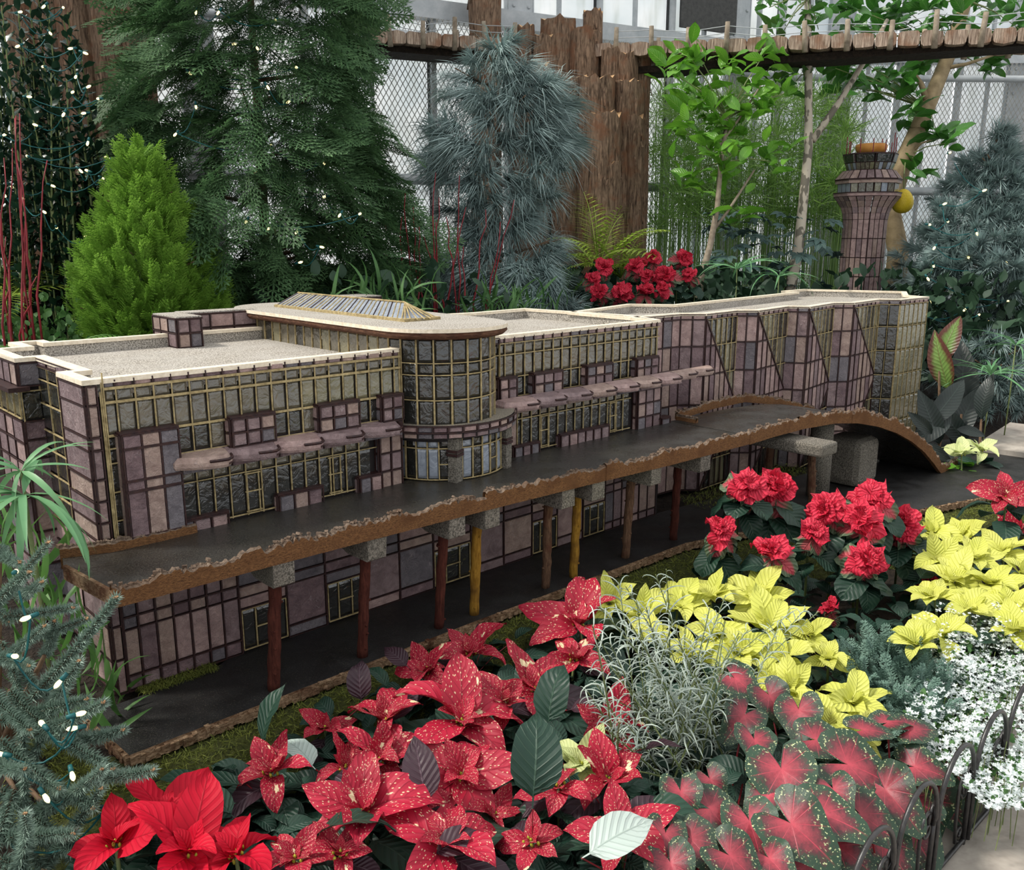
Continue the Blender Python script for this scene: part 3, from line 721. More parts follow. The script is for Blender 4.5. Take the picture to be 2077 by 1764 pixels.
# entrance ledge and columns
def arc(cx, cy, r, a0, a1, n): return [(cx+r*math.cos(a), cy+r*math.sin(a)) for a in np.linspace(math.radians(a0), math.radians(a1), n)]
le = arc(1.20, .10, .28, 197, 343, 15)
put('entrance_ledge', prism(le+[(1.46, .10), (.94, .10)], .585, .632, [CORE, LEDGE], 1), AT.ob)
for i in range(14):
    f = Face(le[i], le[i+1]); AT.grid(f, [0, f.L], [.608, .63], 's', off=.002)
    AT.rect(f, 0, .586, f.L*.98, .606, off=.0)
li = arc(1.20, .085, .225, 190, 350, 17)
put('entrance_wall', prism(arc(1.20, .09, .205, 188, 352, 15)+[(1.42, .1), (.98, .1)], .40, .59, [CORE], 0), AT.ob)
colidx = (1, 7, 12, 15)
for i in range(16):
    f = Face(li[i], li[i+1])
    gm = GLASSB if i in (2, 3, 6, 8, 11) else R.choice([GLASSD, GLASSB, GLASSD])
    AT.grid(f, [0, f.L], [.435, .545, .582], 'g', glass=gm)
    if i in (4, 9): AT.bar(f, (0, .49), (f.L, .49), True)
for i in (0, 5, 11, 15):
    x, y = arc(1.20, .085, .238, 190, 350, 16)[i]
    b_ = B()
    for k_ in range(7):
        z0_ = .43+k_*.024
        b_.box((x, y, z0_+.011), (.036+R.uniform(-.002, .002), .036, .025), 0, rz(R.uniform(-.1, .1)+.3))
    for z_ in (.525, .538): b_.box((x, y, z_), (.044, .044, .009), 1, rz(.3))
    put('grit_column', b_.mesh('grit_column', [CONC, LEAD]), AT.ob)

# concourse ------------------------------------------------------------------
zig = [(2.40, .06), (2.44, .20), (2.76, .185), (2.85, .10), (3.13, .11), (3.21, .035), (3.56, .075), (3.62, -.02), (3.975, .03), (4.07, -.045), (4.44, -.018), (4.51, -.115), (4.86, -.13)]
cc_pts = zig+[(4.92, .02), (5.30, .20), (5.05, .80), (4.75, .80), (4.70, .68), (4.25, .64), (3.20, .55), (3.05, .75), (2.42, .60)]
CCo = hall('concourse_block', cc_pts, H)
rowsC = [0, .145, .29, .436, .583, .727, .858]
def clip(poly, a, b_, c):   # keep a*u+b*v+c>=0
    out = []
    for i in range(len(poly)):
        p, q_ = poly[i], poly[(i+1) % len(poly)]; dp = a*p[0]+b_*p[1]+c; dq = a*q_[0]+b_*q_[1]+c
        if dp >= 0: out.append(p)
        if (dp >= 0) != (dq >= 0):
            t = dp/(dp-dq); out.append((p[0]+(q_[0]-p[0])*t, p[1]+(q_[1]-p[1])*t))
    return out
for i in range(len(zig)-1):
    f = Face(zig[i], zig[i+1]); wide = (i % 2 == 1); L = f.L
    n_ = 6 if wide and i > 1 else (5 if i == 1 else 2)
    if i == len(zig)-2: n_ = 6
    us = list(np.linspace(0, L, n_+1))
    CCo.grid(f, us, [.858, .882], 's')
    if i >= 11 or i == 10:
        CCo.grid(f, us, rowsC, 'g', glass=GLASSG if i == 11 else GLASSD); continue
    if not wide or i == 1:
        CCo.grid(f, us, rowsC, 's'); continue
    lines = [((0, .858), (L, .445)), ((L, .40), (0, .0))]
    for k in range(n_):
        for j in range(len(rowsC)-1):
            cell = [(us[k]+.003, rowsC[j]+.003), (us[k+1]-.003, rowsC[j]+.003), (us[k+1]-.003, rowsC[j+1]-.003), (us[k]+.003, rowsC[j+1]-.003)]
            (u0, v0), (u1, v1) = lines[0] if rowsC[j] >= .43 else lines[1]
            du, dv = u1-u0, v1-v0; nn = math.hypot(du, dv); a, c = -dv/nn, du/nn; off_ = -(a*u0+c*v0)
            if rowsC[j] >= .43: ga, gb, gc = a, c, off_
            else: ga, gb, gc = a, c, off_
            if ga*L+gb*(.858 if rowsC[j] >= .43 else 0)+gc < 0: ga, gb, gc = -ga, -gb, -gc
            g1 = clip(cell, ga, gb, gc-.003); s1 = clip(cell, -ga, -gb, -gc-.003)
            for poly, mt, nm, th in ((g1, R.choice([GLASS, GLASSD, GLASSG]), 'glass_pane', .004), (s1, R.choice(STONES[:2]+STONES[3:]), 'stone_panel', R.uniform(.006, .010))):
                if len(poly) >= 3:
                    ar = abs(sum(poly[q_][0]*poly[(q_+1) % len(poly)][1]-poly[(q_+1) % len(poly)][0]*poly[q_][1] for q_ in range(len(poly))))/2
                    if ar > 6e-5: CCo.panel(f, poly, mt, nm, th)
    for (p0, p1) in lines: CCo.bar(f, p0, p1, False, off=.008, w=.006)
    for u in us:
        vd = .858+(.445-.858)*u/L
        CCo.bar(f, (u, .0), (u, vd), False); CCo.bar(f, (u, vd), (u, .858), True)
    for v in rowsC:
        if v >= .43:
            ud = L*(.858-v)/(.858-.445); ud = min(L, ud); CCo.bar(f, (0, v), (ud, v), False); CCo.bar(f, (ud, v), (L, v), True)
        else: ud = L*v/.40; CCo.bar(f, (0, v), (ud, v), False); CCo.bar(f, (ud, v), (L, v), True)
roofbox(AT, 1.50, 1.80, 1.32, 1.50, .70, .955, 4, 2, 2)

# build the panels: the 300 largest of a kind on screen are objects, the rest join per section
def panel_geo(pts, th, gl=False):
    P = np.array(pts); c = P.mean(0); n = len(P); bev = (min(.0075, .24*min(np.ptp(P[:, 0]), np.ptp(P[:, 1]))) if gl else min(.003, .25*min(np.ptp(P[:, 0]), np.ptp(P[:, 1]))))
    dd = P-c; ln = np.linalg.norm(dd, axis=1)[:, None]; I = P-dd/ln*bev*1.4
    v = [(*p, 0) for p in P]+[(*p, th*(.15 if gl else .55)) for p in P]+[(*p, th) for p in I]
    fs = [[r*n+i, r*n+(i+1) % n, (r+1)*n+(i+1) % n, (r+1)*n+i] for r in range(2) for i in range(n)]
    return np.array(v, float), fs, list(range(2*n, 3*n))
def scr(p):
    f, pts = p[2], np.array(p[3]); w = np.ptp(pts[:, 0]); h = np.ptp(pts[:, 1])
    c = f.pt(pts[:, 0].mean(), pts[:, 1].mean()); vd = CAM-c; d = np.linalg.norm(vd)
    return w*h*max(0.0, float(vd@f.N)/d)/(d*d)
cache = {}
rest = {}
for nm in ('stone_panel', 'glass_pane'):
    L_ = sorted([p for p in PAN if p[1] == nm], key=scr, reverse=True)
    for idx, (sec, name, f, pts, mt, th, off) in enumerate(L_):
        P = np.array(pts); c0 = P.mean(0)
        Mw = np.eye(4); Mw[:3, 0] = f.U; Mw[:3, 1] = Zv; Mw[:3, 2] = f.N; Mw[:3, 3] = f.pt(c0[0], c0[1], off)
        # right-handed: U x Z = N for our faces
        if idx < 298:
            key = (tuple(np.round((P-c0).ravel(), 3)), mt.name, round(th, 3))
            if key not in cache:
                v, fs, top = panel_geo(P-c0, th, nm[0] == 'g'); me = bpy.data.meshes.new(name)
                me.from_pydata([tuple(map(float, q_)) for q_ in v], [], fs+[top]); me.materials.append(mt); me.update(); cache[key] = me
            Mw[:3, :3] = Mw[:3, :3] @ (rx(R.uniform(-.03, .03)) @ ry(R.uniform(-.03, .03)))[:3, :3] if name == 'glass_pane' else Mw[:3, :3]
            put(name, cache[key], sec.ob, mm(Mw))
        else:
            v, fs, top = panel_geo(P-c0, th, nm[0] == 'g'); v = v @ Mw[:3, :3].T + Mw[:3, 3]
            k_ = (sec.ob.name, name)
            if k_ not in rest: rest[k_] = (sec, [], [], [], [])
            _, VV, FF, MI, MT = rest[k_]
            if mt not in MT: MT.append(mt)
            o_ = len(VV); VV.extend([tuple(map(float, q_)) for q_ in v]); FF.extend([[i+o_ for i in q_] for q_ in fs+[top]]); MI.extend([MT.index(mt)]*(len(fs)+1))
for (sn, name), (sec, VV, FF, MI, MT) in rest.items():
    me = bpy.data.meshes.new(name+'s'); me.from_pydata(VV, [], FF)
    for mt in MT: me.materials.append(mt)
    me.polygons.foreach_set('material_index', MI); me.update(); put('small_'+name+'s', me, sec.ob, kind='stuff')
for s_ in (LH, RH, AT, CCo): s_.done()

# ---------------------------------------------------------------- roadways
def nz(x, y, z=0, s=1.0): return noise.noise(Vector((x*s, y*s, z*s)))
road = thing('lower_roadway', 'dark speckled road slab with ragged bark edge, lying under the raised deck', 'road', (1.5, -.2, 0))
rd = [(-.135, -.055), (-.116, -.325), (.5, -.322), (1.0, -.318), (1.6, -.325), (2.16, -.335), (2.5, -.43), (2.85, -.59), (3.23, -.77), (3.7, -.91), (4.2, -1.0), (4.75, -1.03),
      (5.3, -.75), (5.2, -.45), (4.9, -.28), (4.4, -.17), (3.6, -.12), (2.9, -.05), (2.42, -.004), (1.5, -.004), (.30, -.004), (.22, -.05)]
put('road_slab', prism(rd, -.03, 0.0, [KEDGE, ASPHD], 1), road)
b = B()
ed = rd[:12]
for i in range(len(ed)-1):
    p0, p1 = np.array(ed[i]), np.array(ed[i+1]); L = np.linalg.norm(p1-p0); k = max(2, int(L/.012)); nrm = np.array([(p1-p0)[1], -(p1-p0)[0]])/L
    for j in range(k):
        c = p0+(p1-p0)*((j+.5)/k); h = .026+R.uniform(-.006, .005)
        b.box((c[0]+nrm[0]*.002, c[1]+nrm[1]*.002, -.017+R.uniform(-.003, .003)), (L/k*1.1, .010+R.uniform(0, .006), h), 0, rz(math.atan2(p1[1]-p0[1], p1[0]-p0[0])+R.uniform(-.12, .12)) @ rx(R.uniform(-.3, .3)))
put('bark_edge', b.mesh('bark_edge', KEDGE), road, kind='stuff')

deck = thing('elevated_roadway', 'raised road deck with ragged bark kerbs on twig posts, curving down to a ramp', 'raised road', (1.0, -.2, 0))
dk = [(-.148, -.07), (-.115, -.335), (.3, -.34), (.6, -.347), (1.05, -.362), (1.5, -.385), (1.95, -.415), (2.45, -.425), (2.50, -.02), (2.42, -.004), (1.45, -.004), (.95, -.004), (.1, -.004), (-.13, 0.0)]
put('deck_slab', prism(dk, DK-.032, DK, [KEDGE, ASPH], 1), deck)
# ramp
prof = [(2.45, -.425, .430), (2.62, -.435, .438), (2.85, -.455, .444), (3.08, -.485, .440), (3.25, -.51, .420), (3.42, -.535, .382), (3.58, -.56, .33), (3.72, -.58, .268), (3.86, -.595, .19), (3.98, -.602, .11), (4.07, -.606, .045), (4.14, -.608, .008)]
def interp(pr, n):
    P = np.array(pr); t = np.r_[0, np.cumsum(np.linalg.norm(np.diff(P, axis=0), axis=1))]; s_ = np.linspace(0, t[-1], n)
    return np.stack([np.interp(s_, t, P[:, k]) for k in range(3)], 1)
pf = interp(prof, 40); b = B(); v = []
for i, p in enumerate(pf):
    w = .40 - .06*i/39; yb = min(-.02, p[1]+w)
    v += [(p[0], p[1], p[2]+.001), (p[0]-.0, yb, p[2]+.001), (p[0], yb, p[2]-.03), (p[0], p[1], p[2]-.03)]
b.add(v, [[4*i+a, 4*i+4+a, 4*i+4+(a+1) % 4, 4*i+(a+1) % 4] for i in range(39) for a in range(4)])
put('ramp_slab', b.mesh('ramp_slab', ASPH), deck)
def kerb(path, hb, ht, th, seed, rag=.016, out=-1):
    """path = top line of road edge; hb below, ht above; ragged top"""
    P = interp(path, max(6, int(sum(np.linalg.norm(np.diff(np.array(path), axis=0), axis=1))/.0075))); n = len(P); b_ = B(); v = []; uvd = []
    T = np.gradient(P, axis=0); T[:, 2] = 0; T /= np.linalg.norm(T, axis=1)[:, None]; Nn = np.stack([T[:, 1], -T[:, 0], 0*T[:, 0]], 1)
    for i in range(n):
        x = P[i][0]; r_ = nz(x*9, seed, .3)*.9+nz(x*34, seed, 1.7)*.7+nz(x*110, seed, 5)*.6
        h = ht+rag*(r_+.25*(nz(x*60, seed+9, 2) > .25)); h = max(.006, h)
        r2 = h+rag*.35*nz(x*70, seed+4, 3)
        j = .0018*nz(x*50, seed, 9)
        A = P[i]
        v += [A+Nn[i]*(j)+[0, 0, -hb], A+Nn[i]*(.001+j)+[0, 0, h*.35], A+Nn[i]*(.0005+j*2)+[0, 0, h-.004], A-Nn[i]*(.004-j)+[0, 0, h], A-Nn[i]*(th*.6)+[0, 0, r2+.001*nz(x*130, 1, 1)], A-Nn[i]*th+[0, 0, r2*.75], A-Nn[i]*th+[0, 0, -hb]]
    q = []; mi_ = []
    for i in range(n-1):
        for a in range(7):
            a2 = (a+1) % 7; q.append([7*i+a, 7*i+7+a, 7*i+7+a2, 7*i+a2]); mi_.append(1 if a in (2, 3, 4) else 0)
    q0 = [f for f, m_ in zip(q, mi_) if m_ == 0]; q1 = [f for f, m_ in zip(q, mi_) if m_ == 1]
    b_.add(v, q0, [[0, 6, 3], [0, 3, 1], [7*(n-1), 7*(n-1)+3, 7*(n-1)+6]], mi=0); b_.add(np.zeros((0, 3)), None)
    b_.q.append(np.array(q1)); b_.qm.append(np.full(len(q1), 1)); b_.quv.append(np.zeros((len(q1), 4, 2)))
    # loose crust lumps
    for i in range(0, n):
        if nz(P[i][0]*7, seed, 20) > -.05:
            c = np.array(v[7*i+4]); s_ = R.uniform(.003, .0075); b_.box(c+[0, 0, .001], (s_*2, s_*1.4, s_*1.2), 1, rz(R.uniform(0, 3)) @ rx(R.uniform(0, 1)))
    return b_.mesh('bark_kerb', [KERB, CRUST])
fe = [(-.118, -.338, DK), (.3, -.343, DK), (.6, -.350, DK), (1.05, -.366, DK), (1.5, -.389, DK), (1.95, -.419, DK), (2.47, -.430, DK)]
F_ = interp(fe, 200)
for i, (a, c) in enumerate(((0, 42), (42, 88), (88, 130), (130, 165), (165, 200))):
    put('bark_kerb', kerb(F_[a:c+1], .036, .016, .020, i*3.1, .024 if i < 2 else .02), deck)
G_ = interp([(p[0], p[1]-.006, p[2]) for p in prof], 120)
for i, (a, c) in enumerate(((0, 24), (24, 50), (50, 80), (80, 119))): put('bark_kerb', kerb(G_[a:c+1], .038, .020, .02, 20+i*2.7, .022), deck)
put('bark_kerb', kerb([(4.12, -.61, 0), (4.22, -.612, 0), (4.34, -.60, .0)], .0, .03, .02, 41, .015), deck)
put('bark_kerb', kerb([(-.135, .0, DK), (-.02, -.045, DK), (.12, -.048, DK), (.215, -.045, DK)], .03, .026, .018, 50, .008), deck)
put('bark_kerb', kerb([(2.50, -.13, DK), (2.50, -.02, DK)], .0, .028, .018, 53, .01), deck)
put('bark_kerb', kerb([(2.50, -.02, DK), (2.8, -.015, DK+.012), (3.05, -.02, DK+.012), (3.3, -.04, DK-.03), (3.6, -.08, DK-.10), (3.9, -.10, DK-.22)], .0, .034, .018, 55, .015), deck)
b = B()
v = prism([(-.150, -.07), (-.118, -.338), (-.108, -.338), (-.140, -.07)], DK-.034, DK+.004, [KEDGE], 0); put('ragged_end', v, deck)
def bracket(x, w=.062, y0=-.345, z0=.326):
    b_ = B(); pr = [(y0, DK-.033), (y0, z0+.004), (y0+.006, z0), (-.235, z0), (-.05, DK-.038), (-.05, DK-.033)]; n = len(pr)
    v_ = [(x-w/2, a, c) for a, c in pr]+[(x+w/2, a, c) for a, c in pr]
    v_ = [(a+R.uniform(-.002, .002), c+R.uniform(-.002, .002), d) for a, c, d in v_]
    me = bpy.data.meshes.new('bracket'); me.from_pydata(v_, [], [[i, i+n, (i+1) % n+n, (i+1) % n] for i in range(n)]+[list(range(n)), list(range(2*n-1, n-1, -1))]); me.materials.append(CONC); me.update()
    return me
def twig(p0, p1, r, mat, seed=0):
    n = 14; rs = np.random.RandomState(seed); P = np.linspace(p0, p1, n); P[1:-1, :2] += rs.uniform(-.0018, .0018, (n-2, 2)); rad = r*(1+rs.uniform(-.06, .08, n))
    b_ = B(); b_.tube(P, rad, 10)
    for k in range(5):
        i = rs.randint(1, n-1); a = rs.uniform(0, 6.28); d = np.array([math.cos(a), math.sin(a), .3]); b_.tube([P[i]+d*r*.7, P[i]+d*(r+.005)], [.005, .003], 6)
    return b_.mesh('twig_post', mat, True)
xb = [.303, .600, .896, 1.049, 1.391, 1.541, 1.842, 2.158]; xt = [.322, .618, .912, 1.055, 1.391, 1.541, 1.85, 2.152]
yf = [-.343, -.35, -.36, -.366, -.384, -.392, -.41, -.422]
mats = [POSTR, POSTR, POSTR, POSTY, POSTB, POSTY, POSTB, POSTR]
lb = [None, None, None, 'yellow twig post', None, 'ochre twig post', 'grey brown twig post', None]
for i in range(8):
    put('bracket', bracket(xt[i], .064, yf[i]+.004), deck)
    o_ = put('twig_post', twig((xb[i], -.272, -.002), (xt[i], -.285, .33), .0165 if i != 0 else .018, mats[i], i), deck)
    if lb[i]: o_['label'] = lb[i]
def rough_box(x0, x1, y0, y1, z0, z1, mat, name, par, r=.01):
    b_ = B(); b_.box(((x0+x1)/2, (y0+y1)/2, (z0+z1)/2), (x1-x0, y1-y0, z1-z0)); me = b_.mesh(name, mat)
    o_ = put(name, me, par); md = o_.modifiers.new('bev', 'BEVEL'); md.width = r; md.segments = 2; return o_
rough_box(2.72, 2.86, -.62, -.08, .318, .375, CONC, 'support_beam', deck, .012)
put('twig_post', twig((2.86, -.52, 0), (2.82, -.52, .32), .017, POSTB, 31), deck)
q = px2z(1532, 950); put('twig_post', twig((q[0]-.25, -.10, 0), (q[0]-.25, -.10, .40), .018, POSTB, 33), deck)
b = B(); b.tube([(3.21, -.36, -.0), (3.21, -.36, .395)], .055, 20); put('grit_pillar', b.mesh('grit_pillar', CONC, True), deck)
rough_box(3.44, 3.66, -.46, -.24, .0, .25, CONC, 'grit_pillar', deck, .04)

# ---------------------------------------------------------------- control tower
TW = thing('control_tower', 'miniature pink stone control tower with flared neck, window bands and bowl on top', 'model tower', (6.56, 1.13, 0))
TB = Section(put('tower_core', prism([(6.56+.10*math.cos(a), 1.13+.10*math.sin(a)) for a in np.linspace(0, 2*math.pi, 8, endpoint=False)], .0, 1.45, [CORE], 0), TW))
def octa(r, rot=22.5+14): return [(6.56+r*math.cos(math.radians(rot+45*k)), 1.13+r*math.sin(math.radians(rot+45*k))) for k in range(8)]
def tier(r0, z0, r1, z1, kind, ncol, name, bars=True, par=None):
    """slanted octagon ring of panels as real quads"""
    o0, o1 = octa(r0), octa(r1)
    for k in range(8):
        a0, a1 = np.array([*o0[k], z0]), np.array([*o0[(k+1) % 8], z0]); c0, c1 = np.array([*o1[k], z1]), np.array([*o1[(k+1) % 8], z1])
        nrm = np.cross(a1-a0, c0-a0); nrm /= np.linalg.norm(nrm)
        mid = (a0+a1+c0+c1)/4
        if (CAM-mid)@nrm < -.2: continue
        for j in range(ncol):
            t0, t1 = (j+.06)/ncol, (j+.94)/ncol
            p = [a0+(a1-a0)*t0, a0+(a1-a0)*t1, c0+(c1-c0)*t1, c0+(c1-c0)*t0]; c = sum(p)/4
            v_ = p+[x+nrm*.008+(c-x)*.06 for x in p]
            b_ = B(); b_.add([x for x in v_], [[0, 1, 5, 4], [1, 2, 6, 5], [2, 3, 7, 6], [3, 0, 4, 7], [4, 5, 6, 7]])
            if kind == 's': mt = R.choice([STONES[0], STONES[1], STONES[3], STONES[0]])
            elif kind == 'w': mt = R.choice([GLASSG, GLASS, GLASSB])
            else: mt = GLASSD
            put('stone_panel' if kind == 's' else 'glass_pane', b_.mesh('panel', mt), par or TB.ob)
            TB.lead.tube([a0+(a1-a0)*j/ncol+nrm*.005, c0+(c1-c0)*j/ncol+nrm*.005], .0030, 4)
        TB.lead.tube([a0+nrm*.005, a1+nrm*.005], .0030, 4); TB.lead.tube([c0+nrm*.005, c1+nrm*.005], .0030, 4)
def solid(r0, z0, r1, z1, mat, name):
    b_ = B(); o0, o1 = octa(r0), octa(r1); v_ = [(*p, z0) for p in o0]+[(*p, z1) for p in o1]
    me = bpy.data.meshes.new(name); me.from_pydata([tuple(map(float, q_)) for q_ in v_], [], [[k, (k+1) % 8, 8+(k+1) % 8, 8+k] for k in range(8)]+[list(range(8, 16)), list(range(7, -1, -1))]); me.materials.append(mat); me.update(); return put(name, me, TW)
rr = .185
solid(.14, 0, .15, 1.40, CORE, 'shaft_core')
for k in range(6): tier(.165+.001*k, .62+.155*k-.16, .165+.001*(k+1), .62+.155*(k+1)-.16, 's', 3, 'shaft')
pr = [(.172, 1.39), (.180, 1.44), (.198, 1.49), (.232, 1.54), (.262, 1.575)]
for i in range(4): tier(pr[i][0], pr[i][1], pr[i+1][0], pr[i+1][1], 's', 3, 'flare')
solid(.268, 1.575, .268, 1.602, STONES[0], 'lower_ring'); solid(.274, 1.598, .274, 1.606, LEAD, 'ring_band')
solid(.22, 1.60, .22, 1.69, CORE, 'cab_core'); tier(.232, 1.606, .236, 1.676, 'w', 3, 'window')
solid(.262, 1.676, .262, 1.705, STONES[3], 'upper_ring'); solid(.268, 1.70, .268, 1.707, LEAD, 'ring_band')
solid(.24, 1.70, .19, 1.77, CORE, 'roof_core'); tier(.262, 1.707, .205, 1.775, 's', 3, 'slope')
solid(.165, 1.77, .185, 1.90, CORE, 'top_core'); tier(.172, 1.785, .192, 1.84, 'w', 4, 'top window'); tier(.196, 1.842, .212, 1.905, 'd', 1, 'top band')
solid(.218, 1.904, .218, 1.913, LEAD, 'top_deck')
b = B(); pp = [(.085, 1.915), (.115, 1.935), (.125, 1.965), (.122, 1.985), (.108, 1.992), (.100, 1.975), (.08, 1.965)]; n = 24
v = [(6.56+r_*math.cos(2*math.pi*k/n), 1.13+r_*math.sin(2*math.pi*k/n), z_) for r_, z_ in pp for k in range(n)]
b.add(v, [[r_*n+k, r_*n+(k+1) % n, (r_+1)*n+(k+1) % n, (r_+1)*n+k] for r_ in range(len(pp)-1) for k in range(n)], [[6*n, 6*n+k, 6*n+k+1] for k in range(1, n-1)])
put('gourd_bowl', b.mesh('gourd_bowl', ORANGE, True), TW)
for k in range(12):
    a = k*2*math.pi/12; x, y = 6.56+.19*math.cos(a), 1.13+.19*math.sin(a)
    b = B(); b.tube([(x, y, 1.91), (x, y, 2.0+R.uniform(0, .07))], .004, 5); put('antenna_twig', b.mesh('antenna_twig', STEMR), TW)
TB.done()

# ---------------------------------------------------------------- log trestle and trunks at the back
def logmesh(x, y, z0, z1, r, mat, seed=0, n=22, lean=(0, 0), rough=.16, nzs=18):
    rs = random.Random(seed); b_ = B(); v = []
    for i in range(nzs+1):
        t = i/nzs; z = z0+(z1-z0)*t
        for k in range(n):
            a = 2*math.pi*k/n; rr_ = r*(1+rough*nz(math.cos(a)*2.2+seed, math.sin(a)*2.2, z*1.1)+.5*rough*nz(math.cos(a)*7, math.sin(a)*7+seed, z*2.5))
            if i == nzs: rr_ *= .96
            jz = (.05*nz(math.cos(a)*4, math.sin(a)*4, seed) if i == nzs else 0)
            v.append((x+lean[0]*t+rr_*math.cos(a), y+lean[1]*t+rr_*math.sin(a), z+jz))
    q = [[i*n+k, i*n+(k+1) % n, (i+1)*n+(k+1) % n, (i+1)*n+k] for i in range(nzs) for k in range(n)]
    b_.add(v, q); b_.add(v[-n:]+[(x+lean[0], y+lean[1], z1)], None, [[k, (k+1) % n, n] for k in range(n)], mi=1)
    for k in range(70):                                                 # shreds of bark
        a = rs.uniform(0, 6.28); z = rs.uniform(z0, z1); L = rs.uniform(.05, .2)*min(1, r*6); d = np.array([math.cos(a), math.sin(a), 0]); c = np.array([x, y, z])+d*r*1.02
        e_ = np.array([-d[1], d[0], 0]); w = rs.uniform(.004, .012)
        b_.add([c-e_*w, c+e_*w, c+e_*w*.6+d*rs.uniform(.005, .03)-[0, 0, L], c-e_*w*.6+d*.01-[0, 0, L]], [[0, 1, 2, 3]], mi=0)
    return b_.mesh('bark_log', [mat, CUT], True)
bun = thing('bark_stump_cluster', 'tall cluster of upright shredding bark logs carrying the trestle above the rose poinsettias', 'tree trunks', (px2d(1180, 480, 7.4)[0], px2d(1180, 480, 7.4)[1], .3))
def zat(py, d): return float(px2d(1180, py, d)[2])
for i, (x0, x1, ty, d) in enumerate([(1040, 1085, 66, 7.5), (1080, 1125, 85, 7.4), (1095, 1165, 55, 7.5), (1150, 1215, 75, 7.45), (1178, 1217, 38, 7.5), (1120, 1190, 165, 7.2), (1175, 1245, 165, 7.05), (1215, 1262, 112, 7.35), (1245, 1288, 116, 7.3), (1278, 1316, 114, 7.4), (1190, 1260, 235, 6.95), (1240, 1300, 170, 7.1), (1060, 1120, 140, 7.3), (1215, 1262, 330, 6.9), (1265, 1308, 240, 7.05)]):
    c = px2d((x0+x1)/2, 300, d); r = (x1-x0)/2/FPX*d
    put('bark_log', logmesh(c[0], c[1], .15, float(px2d(1180, ty, d)[2]), r, TRUNK, i*3+1), bun)
def single_trunk(name, label, cat, xs_, d, ty, z0=.1, mat=TRUNK, n=1):
    c = px2d((xs_[0]+xs_[1])/2, 300, d); t_ = thing(name, label, cat, (c[0], c[1], z0))
    W_ = (xs_[1]-xs_[0])/n
    for i in range(n):
        cc = px2d(xs_[0]+W_*(i+.5), 300, d+R.uniform(-.08, .08)); put('bark_log', logmesh(cc[0], cc[1], z0, float(px2d(600, ty+(0 if n == 1 else R.uniform(-30, 60)), d)[2]), W_/2/FPX*d*1.25, mat, 60+i+int(d*10)), t_)
    return t_
single_trunk('bark_stump_cluster', 'red brown shredding bark trunks standing between the holly and the cedar', 'tree trunks', (40, 320), 6.0, -60, .1, TRUNK, 5)
single_trunk('dead_tree', 'narrow bark trunk rising above the blue pine through the trestle', 'tree trunk', (962, 1012), 7.6, -40, .1)
# trestle: two runs
def trestle(label, A, C_, nlog, npost, down, fence=True):
    A, C_ = np.array(A), np.array(C_); d = C_-A; L = np.linalg.norm(d); u = d/L; s_ = np.array([u[1], -u[0], 0]); th_ = math.atan2(u[1], u[0])
    if (CAM-A)@s_ < 0: s_ = -s_
    t_ = thing('log_trestle', label, 'trestle', A)
    b_ = B(); b_.box((A+C_)/2-[0, 0, .075], (L, .30, .05), 0, rz(th_)); put('deck_beam', b_.mesh('deck_beam', SOIL), t_)
    e_ = L/nlog; se = lambda q_: math.copysign(abs(q_)**.45, q_)
    for i in range(nlog):
        c = A+u*e_*(i+.5); n = 9; pth = [c-s_*.24+[0, 0, R.uniform(-.006, .006)], c+s_*.24]
        r_ = e_*.5; n = 12; b_ = B(); v = []
        for p_ in pth:
            for k in range(n): a = 2*math.pi*k/n; v.append(np.array(p_)+u*r_*.98*se(math.cos(a))*R.uniform(.95, 1.03)+Zv*.052*se(math.sin(a))*R.uniform(.85, 1.1))
        b_.add(v, [[k, (k+1) % n, n+(k+1) % n, n+k] for k in range(n)], [[0, k+1, k] for k in range(1, n-1)]+[[n, n+k, n+k+1] for k in range(1, n-1)])
        put('half_log', b_.mesh('half_log', LOGR), t_)
    for side in (1, -1):
        pts_ = []
        for i in range(npost):
            c = A+u*L*(i+.5+.12*side)/npost+s_*.235*side; hh = R.uniform(.13, .19); tip = c+[R.uniform(-.02, .02), R.uniform(-.02, .02), hh]
            b_ = B(); b_.tube([c-[0, 0, .07], tip], [.022, .018], 9); put('rail_post', b_.mesh('rail_post', GREYBARK, True), t_); pts_.append(tip-np.array([0, 0, .03]))
        for dz in (0, -.05):
            b_ = B(); pp_ = []
            for p_ in pts_: pp_.append(p_+[0, 0, dz])
            b_.tube(pp_, .003, 4); put('rail_wire', b_.mesh('rail_wire', STEEL), t_)
    return t_
zt = float(px2d(1220, 112, 7.4)[2])
pA = px2d(1222, 106, 7.4); pB = px2d(2420, 66, 5.9); pA[2] = zt; pB[2] = float(px2d(2420, 72, 5.9)[2])
trestle('log walkway trestle with twig rail posts and wires, running right from the bark stumps', pA, pB, 27, 14, 0)
pA = px2d(735, 84, 7.0); pB = px2d(1045, 104, 7.5)
trestle('short log walkway trestle between the cedar top and the bark stumps', pA, pB, 9, 5, 0)

